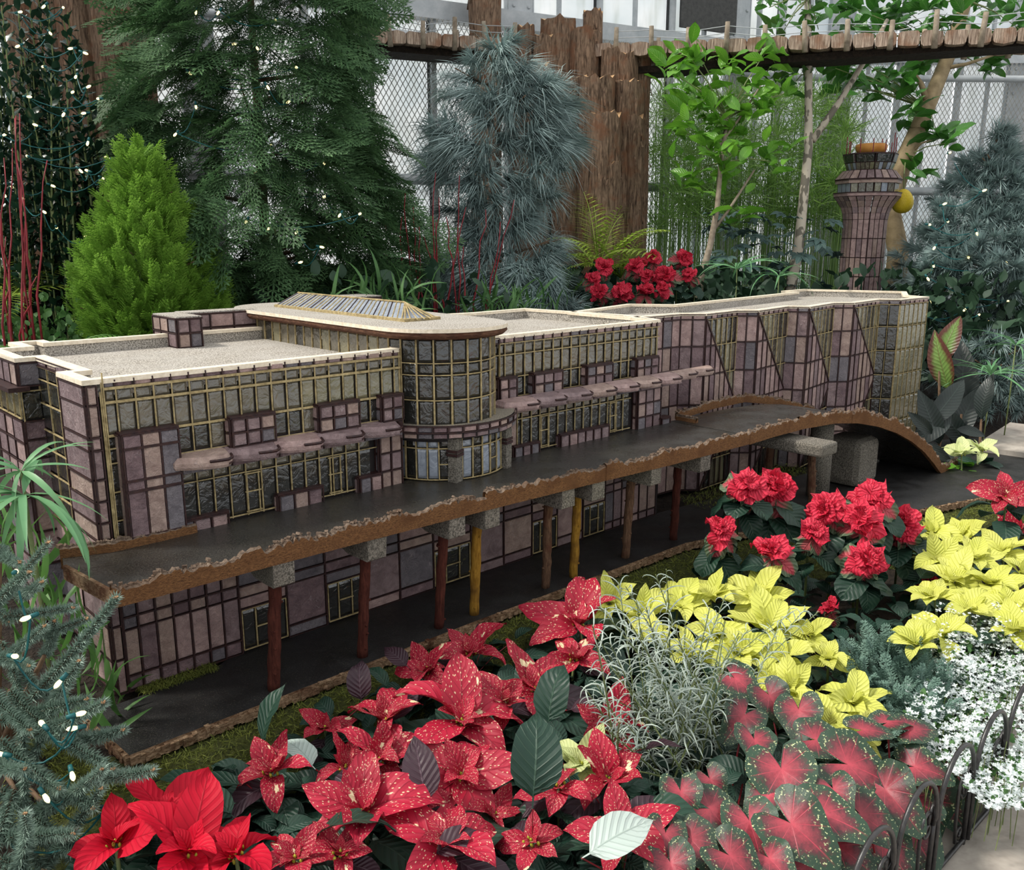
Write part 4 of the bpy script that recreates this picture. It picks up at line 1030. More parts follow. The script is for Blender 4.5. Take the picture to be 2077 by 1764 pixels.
# ---------------------------------------------------------------- plant building blocks
def leafT(L=1.0, W=.5, nu=4, nv=7, fold=.25, droop=.6, rise=.3, wave=.0, tip=.75, lobe=0.0, seed=0, stalk=.0, twist=0.0, pw=.8):
    """leaf along +X, width along Y, up Z ; returns template"""
    rs = np.random.RandomState(seed); b_ = B(); v = []; ph = rs.uniform(0, 6, 4)
    x = stalk; z = 0.0; ang = rise
    for j in range(nv+1):
        t = j/nv
        w = W/2*(math.sin(math.pi*min(1, t**tip))**pw)*(1+lobe*math.sin(t*math.pi*3.2+ph[3]*.1)) if 0 < t < 1 else W*.015
        for i in range(nu+1):
            s_ = -1+2*i/nu; yy = s_*w; cz = abs(s_)*w*fold
            wv = wave*W*math.sin(ph[0]+t*9+s_*2.2)*abs(s_) + wave*.5*W*math.sin(ph[1]+t*21)*s_*s_
            nx_ = -math.sin(ang); nz_ = math.cos(ang); tw = twist*t
            v.append((x+nx_*(cz+wv), yy*math.cos(tw), z+nz_*(cz+wv)+yy*math.sin(tw)))
        ds = L/nv; x += math.cos(ang)*ds; z += math.sin(ang)*ds; ang -= droop/nv*(1+.4*math.sin(ph[2]+t*3))
    q = []; uv = []
    for j in range(nv):
        for i in range(nu):
            a = j*(nu+1)+i; q.append([a, a+1, a+nu+2, a+nu+1])
            uv.append([[i/nu, j/nv], [(i+1)/nu, j/nv], [(i+1)/nu, (j+1)/nv], [i/nu, (j+1)/nv]])
    b_.add(v, q, quv=uv)
    if stalk > 0:
        b_.add([(0, -.012*W, 0), (0, .012*W, 0), (stalk, .02*W, 0), (stalk, -.02*W, 0)], [[0, 1, 2, 3]])
    return templ(b_)
MC = {}
def tmesh(T, mat, name='leaf'):
    k = (id(T), mat.name, name)
    if k not in MC:
        b_ = B(); b_.inst(T, [np.eye(4)]); MC[k] = b_.mesh(name, mat, True)
    return MC[k]
def needleT(L, w, bend=.3):
    b_ = B(); b_.add([(0, -w/2, 0), (0, w/2, 0), (L*.5, -w/2, bend*L*.12), (L*.5, w/2, bend*L*.12), (L, 0, -bend*L*.25)], [[0, 1, 3, 2]], [[2, 3, 4]]); return templ(b_)
def frondT(L=.25, n=9, W=.12, up=.0, seed=0, tw=.011, curve=.3, dense=5, ang=.75):
    """flat conifer spray: axis with side branchlets carrying small scales"""
    rs = random.Random(seed); b_ = B()
    def scale(p, d, l, w):
        d = np.array(d)/np.linalg.norm(d); s_ = np.array([-d[1], d[0], 0]); e_ = np.array(p)+d*l; m_ = np.array(p)+d*l*.5
        b_.add([p, m_-s_*w/2+[0, 0, .001], e_, m_+s_*w/2+[0, 0, .001]], [[0, 1, 2, 3]])
    for i in range(n):
        t = (i+.5)/n; x = L*t; z = -curve*L*t*t*.5
        scale(np.array([L*(i)/n, 0, -curve*L*(i/n)**2*.5]), (1, 0, -curve*t*.9), L/n*1.5, tw*.8)
        for sd in (1, -1):
            bl = W*(math.sin(math.pi*(t*.8+.2))**.7)*rs.uniform(.75, 1.1); a = ang*rs.uniform(.8, 1.1); k = max(2, int(dense*bl/W))
            for j in range(k):
                u_ = j/k; p = np.array([x+math.cos(a)*bl*u_, sd*math.sin(a)*bl*u_, z-.15*bl*u_*u_])
                scale(p, (math.cos(a), sd*math.sin(a), -.15), bl/k*1.35, tw)
                if u_ < .9:
                    for s2 in (1, -1): scale(p, (math.cos(a+s2*.7), sd*math.sin(a+s2*.7), -.1), bl/k*(1.5-u_), tw*.85)
    return templ(b_)
def cone_tree(name, label, base, prof, T, nspray, mat, up, s_rng, rs, stemr=.03, cat='tree', jitter=.25, trunkmat=STEMB, inner=.35, droop=0.0, ntop=None, az0=None):
    """prof: list (z, radius)"""
    t_ = thing(name, label, cat, base); z0, z1 = prof[0][0], prof[-1][0]
    zs_ = np.array([p[0] for p in prof]); rs_ = np.array([p[1] for p in prof]); Ms = []
    Ts = T if isinstance(T, list) else [T]; MM = [[] for _ in Ts]
    w = np.interp(np.linspace(z0, z1, 200), zs_, rs_); w = w+.02; cdf = np.cumsum(w)/w.sum()
    for i in range(nspray):
        z = z0+(z1-z0)*np.searchsorted(cdf, rs.random())/200; r_ = float(np.interp(z, zs_, rs_))
        a = rs.uniform(0, 2*math.pi)
        if math.cos(a-math.atan2(CAM[1]-base[1], CAM[0]-base[0])) < -.45 and rs.random() < .75: a += math.pi
        q = inner+(1-inner)*rs.random()**.5; rr_ = r_*q*(1+jitter*nz(math.cos(a)*2+base[0], math.sin(a)*2, z*2.2)*1.6)
        el = up*rs.uniform(.6, 1.3)-droop*rs.random(); d = dirv(a+rs.uniform(-.5, .5), el)
        p = np.array([base[0]+rr_*math.cos(a)*.85, base[1]+rr_*math.sin(a)*.85, z]); s_ = rs.uniform(*s_rng)
        MM[i % len(Ts)].append(frame(p-d*.05, d, rs.uniform(-.9, .9), s_))
    b_ = B()
    for T_, M_ in zip(Ts, MM): b_.inst(T_, M_)
    put('foliage', b_.mesh('foliage', mat), t_, kind='stuff')
    b_ = B(); b_.tube([(base[0], base[1], base[2]-.1), (base[0], base[1], z1-.1)], [stemr, stemr*.3], 8)
    for i in range(22):
        z = rs.uniform(z0, z1-.2); a = rs.uniform(0, 6.28); r_ = float(np.interp(z, zs_, rs_))*.8
        b_.tube([(base[0], base[1], z), (base[0]+r_*.5*math.cos(a), base[1]+r_*.5*math.sin(a), z+r_*.1), (base[0]+r_*math.cos(a), base[1]+r_*math.sin(a), z+r_*.25)], [stemr*.35, stemr*.22, .004], 5)
    put('trunk', b_.mesh('trunk', trunkmat, True), t_)
    return t_
def bulbs(label, pts_, group, wire=True, big=1.0, seed=0):
    rs = random.Random(seed); t_ = thing('string_lights', label, 'string lights', pts_[0])
    bb_ = B(); n = 8; v = []; pr_ = [(0, .6), (.3, .9), (.6, 1), (.85, .7), (1.0, .1)]
    for x, r_ in pr_:
        for k in range(n): a = 2*math.pi*k/n; v.append((x*.022, r_*.0055*math.cos(a), r_*.0055*math.sin(a)))
    bb_.add(v, [[i*n+k, i*n+(k+1) % n, (i+1)*n+(k+1) % n, (i+1)*n+k] for i in range(len(pr_)-1) for k in range(n)]); me = bb_.mesh('bulb', BULB, True)
    sb = B(); sb.tube([(-.016, 0, 0), (.001, 0, 0)], [.0045, .0055], 7); ms = sb.mesh('socket', CABLE, True)
    for p in pts_:
        M = frame(p, dirv(rs.uniform(0, 6.28), rs.uniform(-1.2, .5)), 0, big); o_ = put('bulb', me, t_, mm(M)); put('socket', ms, o_, mm(M))
    if wire:
        P = [np.array(p)-[0, 0, .0]*1 for p in sorted(pts_, key=lambda q_: q_[2])]; pth = []
        for i in range(len(P)-1):
            for k in range(6):
                u_ = k/6; c = P[i]*(1-u_)+P[i+1]*u_; c = c+np.array([0, 0, -.05*math.sin(math.pi*u_)])+(c-CAM)/np.linalg.norm(c-CAM)*.03; pth.append(c)
        b_ = B(); b_.tube(pth, .0022*big, 5); put('cable', b_.mesh('cable', CABLE), t_)
    return t_

# ---------------------------------------------------------------- background plants
rs = random.Random(3)
# large cedar
CF = [frondT(.30, 9, .13, seed=k, tw=.011, curve=.5, dense=5) for k in range(3)]
bc = px2d(545, 600, 5.4)
cone_tree('cedar_tree', 'large dark green cedar with flat lacy sprays behind the oval roof', (bc[0], bc[1], .3),
          [(.35, .80), (.8, .92), (1.3, .95), (1.9, .88), (2.4, .72), (2.9, .70), (3.5, .5)], CF, 2200, L_CED, .2, (.65, 1.15), rs, .04, droop=.8, jitter=.28, inner=.5)
# right side sprays against the screen
# lime cypress
CY = [frondT(.15, 7, .06, seed=10+k, tw=.006, curve=-.3, dense=5, ang=.55) for k in range(3)]
bc = px2d(312, 650, 4.35)
cone_tree('lime_cypress', 'bushy lime green cypress cone behind the left roof', (bc[0], bc[1], .35),
          [(.55, .36), (.8, .42), (1.05, .37), (1.3, .25), (1.5, .13), (1.66, .03)], CY, 1900, L_CYP, .75, (.6, 1.1), rs, .02, 'shrub', .15, inner=.5)
# blue pine (needles in tufts)
def tuftT(L, w, n, spread, seed, droop=.6):
    r_ = random.Random(seed); b_ = B()
    for i in range(n):
        a = r_.uniform(0, 6.28); e_ = abs(r_.gauss(0, spread)); d = np.array([math.cos(e_), math.sin(e_)*math.cos(a), math.sin(e_)*math.sin(a)]); l = L*r_.uniform(.65, 1.1)
        s_ = np.cross(d, [0, 0, 1.0]); s_ /= np.linalg.norm(s_)+1e-9; p0 = np.array([r_.uniform(-.3, .1)*L, 0, 0]); p1 = p0+d*l*.55; p2 = p0+d*l-np.array([0, 0, droop*l*.25])
        b_.add([p0-s_*w/2, p0+s_*w/2, p1+s_*w/2, p1-s_*w/2, p2], [[0, 1, 2, 3]], [[3, 2, 4]])
    return templ(b_)
PT = [tuftT(.21, .0052, 110, .75, 20+k, 1.3) for k in range(3)]
bc = px2d(1010, 620, 6.0); gs = PT
cone_tree('blue_pine', 'blue green pine with long drooping needle tufts in front of the bark stumps', (bc[0], bc[1], .3),
          [(.45, .60), (.85, .72), (1.12, .55), (1.28, .30), (1.5, .48), (1.85, .52), (2.2, .42), (2.45, .18), (2.55, .04)], PT, 250, L_PIN, .2, (.85, 1.2), rs, .03, inner=.6, jitter=.35)
PT2 = [tuftT(.14, .006, 100, .85, 30+k, .1) for k in range(3)]
bc = px2d(1985, 600, 7.0)
cone_tree('blue_pine', 'short needled blue pine with warm bulbs right of the control tower', (bc[0], bc[1], .0),
          [(.1, .55), (.6, .82), (1.0, .74), (1.3, .60), (1.6, .46), (1.85, .26), (2.08, .08)], PT2, 700, L_PIN, .35, (.8, 1.25), rs, .04, inner=.45)
bc = px2d(1960, 740, 6.2)
cone_tree('blue_pine', 'low spreading blue pine boughs below the larger pine at the right edge', (bc[0]+.2, bc[1]-.1, -.1),
          [(.05, .35), (.3, .5), (.6, .35)], PT2, 90, L_PIN, .2, (.7, 1.0), rs, .02, inner=.4)
# holly column
HT = [leafT(1, .55, 2, 3, .35, .3, .2, .1, .9, seed=k) for k in range(4)]
def leafcloud(t_, Ts, mat, matI, pts_, nobj, name='leaf'):
    """pts_: list of 4x4, nearest to camera become objects"""
    pts_.sort(key=lambda M: np.linalg.norm(M[:3, 3]-CAM)); rest_ = pts_[nobj:]
    for i, M in enumerate(pts_[:nobj]): put(name, tmesh(Ts[i % len(Ts)], mat, name), t_, mm(M))
    if rest_:
        b_ = B()
        for k, T_ in enumerate(Ts): b_.inst(T_, rest_[k::len(Ts)])
        put(name+'_mass', b_.mesh(name+'_mass', matI, True), t_, kind='stuff')
bc = px2d(120, 600, 4.7); hb = thing('holly_bush', 'tall dark glossy holly column wrapped in warm bulbs at the left edge', 'shrub', (bc[0], bc[1], .1))
Ms = []; b = B()
for i in range(105):
    a = rs.uniform(0, 6.28); r_ = .40*rs.random()**.5; z0 = rs.uniform(.1, 1.2); x0, y0 = bc[0]+r_*math.cos(a), bc[1]+r_*math.sin(a); h = rs.uniform(.7, 1.5)*(1.25-r_)
    if z0+h > 2.75: h = 2.75-z0
    p0, p1 = np.array([x0, y0, z0]), np.array([x0+rs.uniform(-.08, .08)-(x0-bc[0])*.35, y0+rs.uniform(-.08, .08)-(y0-bc[1])*.35, z0+h]); b.tube([p0, p1], [.007, .003], 4)
    for k in range(int(h*38)):
        u_ = k/(h*38); p = p0+(p1-p0)*u_; aa = k*2.4; Ms.append(frame(p, dirv(aa, rs.uniform(.1, .9)), rs.uniform(-.5, .5), rs.uniform(.05, .082)))
put('stems', b.mesh('stems', STEMG), hb, kind='stuff'); leafcloud(hb, HT, L_HOL, L_HOLI, Ms, 280)
bulbs('warm bulbs strung on green cable over the holly column', [px2d(x, y, 4.25+rs.uniform(-.08, .1)) for x, y in [(37,25),(92,10),(40,92),(100,65),(148,98),(168,106),(90,135),(155,153),(175,178),(144,189),(203,200),(54,196),(131,228),(175,229),(5,275),(77,255),(57,317),(179,286),(10,395),(42,403),(102,375),(160,343),(180,347),(114,460),(175,482),(87,428),(20,375),(222,322),(205,360),(128,15)]], None, True, 1.15)
bulbs('scattered warm bulbs on green cable in the large cedar', [px2d(x, y, 4.45+rs.uniform(-.05, .15)) for x, y in [(398,20),(445,22),(382,145),(470,90),(520,95),(358,270),(397,212),(551,297),(512,350),(655,328),(662,398),(728,435),(541,173),(603,137),(691,433),(501,446),(540,465),(604,468),(648,500),(605,533),(588,205),(560,40)]], None, True, 1.15, 4)
bulbs('warm bulbs strung on green cable over the right hand blue pine', [px2d(x, y, 6.35+rs.uniform(-.05, .1)) for x, y in [(1925,310),(1992,388),(1912,415),(1922,447),(1882,455),(1980,470),(1897,500),(1965,521),(1893,536),(2022,535),(1880,562),(2040,530),(1886,610),(1875,640),(1960,625),(1983,640),(2012,655),(2045,610)]], None, True, 1.5, 5)
# red dogwood stems
def stems_thing(name, label, cat, pxs, d, mat, r0, grp=None, n=7):
    t_ = None
    for i, (xb, yb, xt, yt) in enumerate(pxs):
        p0, p1 = px2d(xb, yb, d+rs.uniform(-.1, .1)), px2d(xt, yt, d+rs.uniform(-.1, .1))
        if t_ is None: t_ = thing(name, label, cat, (p0[0], p0[1], .1))
        b_ = B(); P = np.linspace(p0, p1, n); P[1:-1] += np.array([[rs.uniform(-.012, .012) for _ in range(3)] for _ in range(n-2)]); P = np.vstack([[p0-np.array([0, 0, .5])], P])
        b_.tube(P, np.linspace(r0, r0*.4, n+1), 5); put('stem', b_.mesh('stem', mat, True), t_)
    return t_
stems_thing('dogwood', 'bare red dogwood stems at the left edge before the holly', 'shrub', [(15, 640, 12, 480), (20, 660, 25, 300), (45, 660, 40, 230), (60, 640, 32, 235), (62, 620, 35, 330), (40, 680, 75, 560), (75, 600, 96, 325), (20, 640, 2, 430), (60, 600, 45, 400), (5, 660, 8, 320), (50, 640, 30, 240)], 4.0, STEMR, .006)
stems_thing('dogwood', 'bare red dogwood stems between the cedar and the blue pine', 'shrub', [(815, 600, 815, 440), (830, 610, 822, 390), (848, 610, 838, 420), (880, 605, 884, 350), (882, 610, 890, 400), (886, 612, 884, 450), (900, 615, 860, 480), (925, 615, 905, 440), (930, 610, 932, 355), (943, 612, 940, 500), (960, 612, 985, 425), (985, 620, 1043, 405), (990, 618, 1015, 450), (792, 590, 780, 440), (856, 600, 850, 460), (908, 610, 945, 420)], 5.1, STEMR, .006)
# tall papyrus grass behind, with fine drooping heads
t_ = thing('papyrus_grass', 'tall fine green papyrus thicket in front of the right screen', 'grass', px2d(1500, 480, 8.3)*[1, 1, 0]+[0, 0, .1])
b = B(); GT = [leafT(1, .022, 1, 6, .2, 1.6+.3*k, 1.1, 0, .8, seed=k, twist=.5) for k in range(3)]
heads = []
for i in range(360):
    x, y, d = rs.uniform(1325, 1730), rs.uniform(190, 470), rs.uniform(7.8, 8.9); p = px2d(x, y, d); b.tube([(p[0]+rs.uniform(-.1, .1), p[1], .1), p], [.005, .003], 3, cap=False); heads.append(p)
Ms = [[], [], []]
for p in heads:
    for k in range(26): Ms[k % 3].append(frame(p, dirv(rs.uniform(0, 6.28), rs.uniform(-.5, 1.3)), rs.uniform(-3, 3), rs.uniform(.16, .34)))
for k in range(3): b.inst(GT[k], Ms[k])
put('grass_blades', b.mesh('grass_blades', L_GRS), t_, kind='stuff')
# ferns
def fern(name, label, base, n, L, mat, seed, cat='fern', elev=(.5, 1.2), pin=16, pw=.075, single=False):
    r_ = random.Random(seed); t2 = thing(name, label, cat, base); 
    for i in range(n):
        b_ = B(); az = r_.uniform(0, 6.28); el = r_.uniform(*elev); l = L*r_.uniform(.7, 1.1); p = np.array(base, float); d = dirv(az, el); P = [p.copy()]; st = l/pin; Ml = []
        for k in range(pin):
            p = p+d*st; P.append(p.copy()); d = d-np.array([0, 0, .10*(k/pin+.3)]); d /= np.linalg.norm(d); sd = np.cross(d, [0, 0, 1.0]); sd /= np.linalg.norm(sd)
            w = l*.30*math.sin(math.pi*min(1, (k+1.5)/(pin+1.5)))**.8+.01
            for s_ in (1, -1): Ml.append(frame(p, sd*s_+d*.5-np.array([0, 0, .15]), 0, w))
        b_.inst(leafT(1, .16, 1, 2, .2, .5, .1, 0, .8, seed=1), Ml); b_.tube(P, np.linspace(.004, .0015, len(P)), 4); put('frond', b_.mesh('frond', mat), t2)
    return t2
c = px2d(1215, 480, 6.3); fern('fern', 'lime green fern arching at the foot of the bark stumps', (c[0], c[1], c[2]-.25), 18, .62, L_LIME, 1, elev=(.4, 1.3))
c = px2d(1260, 520, 6.2); fern('fern', 'yellow green arching grass fern just above the rear rose poinsettias', (c[0], c[1], c[2]-.15), 12, .45, L_LIME, 2)
c = px2d(1140, 600, 5.9); fern('fern', 'narrow upright green sword fern beside the rear rose poinsettias', (c[0], c[1], c[2]-.12), 8, .4, L_FRN, 3, elev=(.9, 1.4))
c = px2d(90, 700, 3.9); fern('fern', 'low green fern along the back edge of the left roof', (c[0], c[1], c[2]-.1), 24, .36, L_FRN, 4, elev=(.1, .9))
c = px2d(15, 560, 4.3); fern('fern', 'light green palm fronds behind the dogwood at the far left', (c[0], c[1], c[2]-.1), 9, .5, L_LIME, 8, elev=(.2, .9))
# small ground fillers behind the building
def filler(name, label, pxs, d, mat, T, ns, s_rng, cat='plant', el=(.1, 1.4), spread=.12, down=.1, seed=0):
    r_ = random.Random(seed); b_ = B(); MM = [[] for _ in T]; p0 = None
    for (x, y) in pxs:
        c = px2d(x, y, d+r_.uniform(-.1, .1))
        if -.2 < c[0] < 5.6 and c[1] < 1.25 and d > 4: c[1] = 1.25+spread
        p0 = c if p0 is None else p0
        for k in range(ns):
            p = c+np.array([r_.gauss(0, spread), r_.gauss(0, spread), r_.uniform(-down*2, .02)]); MM[k % len(T)].append(frame(p, dirv(r_.uniform(0, 6.28), r_.uniform(*el)), r_.uniform(-1, 1), r_.uniform(*s_rng)))
    for T_, M_ in zip(T, MM): b_.inst(T_, M_)
    t2 = thing(name, label, cat, (p0[0], p0[1], p0[2]-down*2-.1)); put('foliage', b_.mesh('foliage', mat, True), t2, kind='stuff'); return t2
OV = [leafT(1, .7, 2, 4, .2, .6, .3, .05, .9, seed=40+k) for k in range(3)]
STR = [leafT(1, .07, 1, 6, .3, 1.5, .9, 0, .7, seed=50+k) for k in range(3)]
GI = m_leaf('filler_green', hexc(40,84,40), hexc(104,146,84), None, .6, .25, 0, island=True)
GD = m_leaf('filler_dark', hexc(24,48,36), hexc(56,84,60), None, .6, .15, 0, island=True)
filler('mint_plant', 'patch of small heart leaved green plants left of the lime cypress', [(20, 650), (60, 640), (100, 650), (140, 660), (180, 665), (230, 678), (270, 690), (80, 610)], 4.25, GI, OV, 70, (.03, .055), seed=1)
filler('spider_plant', 'pale striped grassy leaves behind the oval roof', [(760, 600), (790, 605), (820, 612)], 4.6, GI, STR, 24, (.15, .3), seed=2)
filler('spider_plant', 'pale striped grassy leaves along the right hall roof edge', [(1000, 620), (1040, 620), (1080, 622), (1115, 622)], 5.0, GI, STR, 26, (.15, .28), seed=3)
filler('underplanting', 'dark leafy underplanting behind the model building', [(x, y) for x in range(380, 2100, 50) for y in (560, 600)], 6.4, GD, OV, 60, (.06, .13), spread=.25, down=.3, seed=4)
filler('underplanting', 'dark leafy underplanting beneath the cedar', [(x, y) for x in range(-20, 900, 40) for y in (560, 600, 650)], 5.0, GD, OV, 50, (.05, .1), spread=.2, down=.25, seed=6)
# umbrella papyrus behind concourse
def umbrella(label, c, n, L, seed, ground, mat=L_PAP, w=.05, elr=(-.1, .5)):
    r_ = random.Random(seed); t2 = thing('umbrella_papyrus', label, 'plant', (c[0], c[1], ground)); Ts = [leafT(1, w, 2, 8, .3, 1.3, .2, 0, .6, seed=k) for k in range(3)]
    b_ = B(); b_.tube([(c[0], c[1], ground), (c[0]+.01, c[1], (ground+c[2])/2), c], .004, 6); put('stalk', b_.mesh('stalk', STEMG, True), t2)
    for k in range(n): put('leaf', tmesh(Ts[k % 3], mat), t2, mm(frame(c, dirv(2*math.pi*k/n+r_.uniform(-.2, .2), r_.uniform(*elr)), r_.uniform(-.4, .4), L*r_.uniform(.7, 1.1))))
    return t2
umbrella('umbrella papyrus with drooping leaves behind the middle of the concourse roof', px2d(1495, 545, 5.9), 16, .45, 1, .2)
umbrella('umbrella papyrus with green drooping leaves beside the pale sapling trunk', px2d(1580, 560, 6.3), 12, .4, 9, .2)
umbrella('umbrella papyrus spraying over the canna at the right edge', px2d(2010, 760, 5.2), 18, .42, 2, .0, w=.035)
umbrella('smaller umbrella papyrus below the blue pine at the right edge', px2d(2060, 700, 5.4), 16, .36, 3, .0, w=.035)
# begonias
def palm(seed):
    b_ = B()
    for a_, s_ in ((0, 1), (.75, .85), (-.75, .85), (1.5, .6), (-1.5, .6), (2.3, .4), (-2.3, .4)): b_.inst(leafT(1, .42, 3, 5, .2, .7, .15, .05, .9, seed=seed), [rz(a_) @ sc(s_)])
    return templ(b_)
BG = [palm(60+k) for k in range(3)]
t_ = thing('begonia', 'dark blue green star leaved begonias between the saplings and the control tower', 'plant', px2d(1600, 520, 6.9)*[1, 1, 0]+[0, 0, .2])
for i in range(60):
    x, y = rs.uniform(1430, 1700), rs.uniform(430, 590); p = px2d(x, y, rs.uniform(6.6, 7.2)); put('leaf', tmesh(BG[i % 3], L_BEG), t_, mm(frame(p, dirv(math.atan2(CAM[1]-p[1], CAM[0]-p[0])+rs.uniform(-1.4, 1.4), rs.uniform(-.6, .3)), rs.uniform(-.5, .5), rs.uniform(.10, .16))))
# citrus saplings
CL = [leafT(1, .42, 3, 6, .3, .7, .25, .06, .85, seed=70+k) for k in range(5)]
def branchy(name, label, trunk, clusters, lmat, tmat, d, r0, ls, cat='tree', nleaf=9, extra=None):
    p = [px2d(x, y, d+dd) for x, y, dd in trunk]; t2 = thing(name, label, cat, (p[0][0], p[0][1], .1)); b_ = B()
    P = [np.array([p[0][0], p[0][1], .1])]+p; b_.tube(P, np.linspace(r0, r0*.45, len(P)), 10); put('trunk', b_.mesh('trunk', tmat, True), t2)
    for pth, ra in (extra or []):
        b_ = B(); b_.tube([px2d(x, y, d+dd) for x, y, dd in pth], np.linspace(ra, ra*.5, len(pth)), 8); put('branch', b_.mesh('branch', tmat, True), t2)
    tw = B()
    for (x, y, dd) in clusters:
        c = px2d(x, y, d+dd); q_ = min(P[1:], key=lambda a: np.linalg.norm(a-c)); 
        if np.linalg.norm(q_-c) < 1.2: tw.tube([q_, (q_+c)/2+[0, 0, .03], c], [.007, .005, .003], 4)
        for k in range(nleaf):
            az = rs.uniform(0, 6.28); o_ = np.array([rs.gauss(0, .06), rs.gauss(0, .06), rs.gauss(0, .05)])
            M = frame(c+o_, dirv(az, rs.uniform(-.5, .9)), rs.uniform(-1, 1), ls*rs.uniform(.7, 1.15)); put('leaf', tmesh(rs.choice(CL), lmat), t2, mm(M))
    if tw.n: put('twigs', tw.mesh('twigs', STEMG), t2, kind='stuff')
    return t2
branchy('citrus_sapling', 'young citrus sapling with pale forked stem and bright green leaves under the trestle', [(1420, 570, 0), (1440, 500, 0), (1455, 420, 0), (1462, 330, 0), (1475, 240, 0)],
        [(x, y, rs.uniform(-.25, .25)) for x, y in [(1395,110),(1425,125),(1550,110),(1400,165),(1430,190),(1480,150),(1520,170),(1560,140),(1460,215),(1510,225),(1550,215),(1420,240),(1450,260),(1385,265),(1495,280),(1460,300),(1430,310),(1470,340),(1400,360),(1450,385),(1500,430),(1580,330),(1530,300),(1590,190),(1405,220),(1370,150)]],
        L_BRT, GREYBARK, 6.6, .03, .18, nleaf=11, extra=[([(1445, 470, 0), (1475, 430, 0), (1530, 345, .05)], .015), ([(1455, 300, 0), (1500, 240, 0), (1545, 170, 0)], .012)])
branchy('guava_sapling', 'slender sapling with mottled grey and white bark forking below the trestle', [(1603, 585, 0), (1620, 500, 0), (1630, 400, 0), (1640, 300, 0), (1640, 150, 0), (1638, 0, 0), (1640, -60, 0)],
        [(x, y, rs.uniform(-.2, .2)) for x, y in [(1560,15),(1600,40),(1640,20),(1585,70),(1620,0),(1660,60),(1540,0),(1610,170),(1630,150)]],
        L_CIT, MOTTLE, 6.9, .048, .17, nleaf=7, extra=[([(1648, 285, 0), (1700, 210, 0), (1765, 105, 0), (1800, 40, 0)], .03)])
branchy('pomelo_tree', 'leaning pomelo tree with thick tan trunk and broad dark leaves above the trestle', [(1822, 510, 0), (1805, 420, 0), (1835, 320, 0), (1880, 220, 0), (1925, 110, 0), (1960, 0, 0), (1985, -80, 0)],
        [(x, y, rs.uniform(-.3, .3)) for x, y in [(1730,15),(1770,30),(1810,10),(1850,30),(1890,10),(1930,30),(1990,20),(2030,40),(2060,10),(1760,60),(1800,70),(1870,70),(1700,130),(1740,120),(1780,150),(1690,170),(1830,150),(1870,130),(1760,180),(1800,180),(1850,190),(1960,110),(2000,140),(2040,110),(1910,50),(1710,170),(1860,280),(1900,270),(1920,290),(1840,230),(1825,40),(1940,90),(2070,60),(1720,50),(1850,350),(1670,130)]],
        L_CIT, LEANB, 7.9, .10, .21, nleaf=10, extra=[([(1880, 208, 0), (1868, 170, -.1), (1855, 150, -.1)], .03), ([(1910, 140, 0), (1960, 130, -.1), (2020, 110, -.2)], .02), ([(1835, 320, 0), (1870, 290, -.1), (1900, 280, -.1)], .012)])
b = B(); n = 16; v = []
for i in range(13):
    th_ = math.pi*i/12
    for k in range(n): a = 2*math.pi*k/n; r_ = .085*math.sin(th_)*(1+.15*math.cos(th_)); v.append((r_*math.cos(a), r_*math.sin(a), -.10*math.cos(th_)))
b.add(v, [[i*n+k, i*n+(k+1) % n, (i+1)*n+(k+1) % n, (i+1)*n+k] for i in range(12) for k in range(n)]); c = px2d(1831, 408, 7.35)
fr_ = put('pomelo', b.mesh('pomelo', FRUIT, True), None, Matrix.Translation(V3(c))); tag(fr_, 'round yellow pomelo fruit hanging beside the leaning trunk', 'fruit')
WM[fr_.name] = Matrix.Translation(V3(c)); b = B(); b.tube([c+[0, 0, .09], c+[0, .01, .22], px2d(1836, 330, 7.6)], .005, 5); put('fruit_stalk', b.mesh('fruit_stalk', STEMG), fr_)
# canna
CN = [leafT(1, .36, 4, 9, .25, .5+.25*k, .1, .04, .8, seed=80+k, pw=.9) for k in range(4)]
t_ = thing('canna', 'canna with large dark bronze leaves and one green one right of the concourse end', 'plant', px2d(1925, 900, 5.2)*[1, 1, 0]+[0, 0, -.1])
for (x, y, x2, y2, g, d) in [(1900, 745, 1945, 640, 1, 5.3), (1925, 790, 1890, 680, 1, 5.25), (1885, 860, 1960, 770, 0, 5.1), (1905, 900, 1870, 800, 0, 5.1), (1930, 900, 1980, 790, 0, 5.3), (1950, 890, 1930, 760, 0, 5.4), (1890, 880, 1850, 840, 0, 5.0), (1930, 840, 1850, 900, 0, 5.1), (1940, 870, 2000, 880, 0, 5.1), (1960, 900, 1900, 820, 0, 5.2), (1875, 900, 1930, 935, 0, 5.0), (1990, 850, 2003, 760, 2, 5.0), (1900, 930, 1980, 915, 0, 5.0), (1950, 850, 1955, 700, 0, 5.5)]:
    p0, p1 = px2d(x, y, d), px2d(x2, y2, d-.05); L = np.linalg.norm(p1-p0); toc = (CAM-p0)/np.linalg.norm(CAM-p0); dd = (p1-p0)/L
    M = np.eye(4); zz = toc-dd*(toc@dd)+np.array([rs.uniform(-.4, .4), rs.uniform(-.4, .4), .3]); zz = zz-dd*(zz@dd); zz /= np.linalg.norm(zz); M[:3, 0] = dd; M[:3, 2] = zz; M[:3, 1] = np.cross(zz, dd); M[:3, :3] *= L*1.1; M[:3, 3] = p0
    o_ = put('leaf', tmesh(rs.choice(CN), L_CANG if g == 1 else L_CAN), t_, mm(M))
    if g == 1: o_['label'] = 'green canna leaf with bronze rim'
b = B()
for x, y, x2, y2 in [(1905, 900, 1905, 740), (1895, 950, 1930, 790), (1940, 950, 1950, 840), (1985, 950, 1990, 850)]: b.tube([px2d(x, y, 5.2), px2d(x2, y2, 5.25)], [.010, .007], 6)
put('stalks', b.mesh('stalks', STEMB), t_)
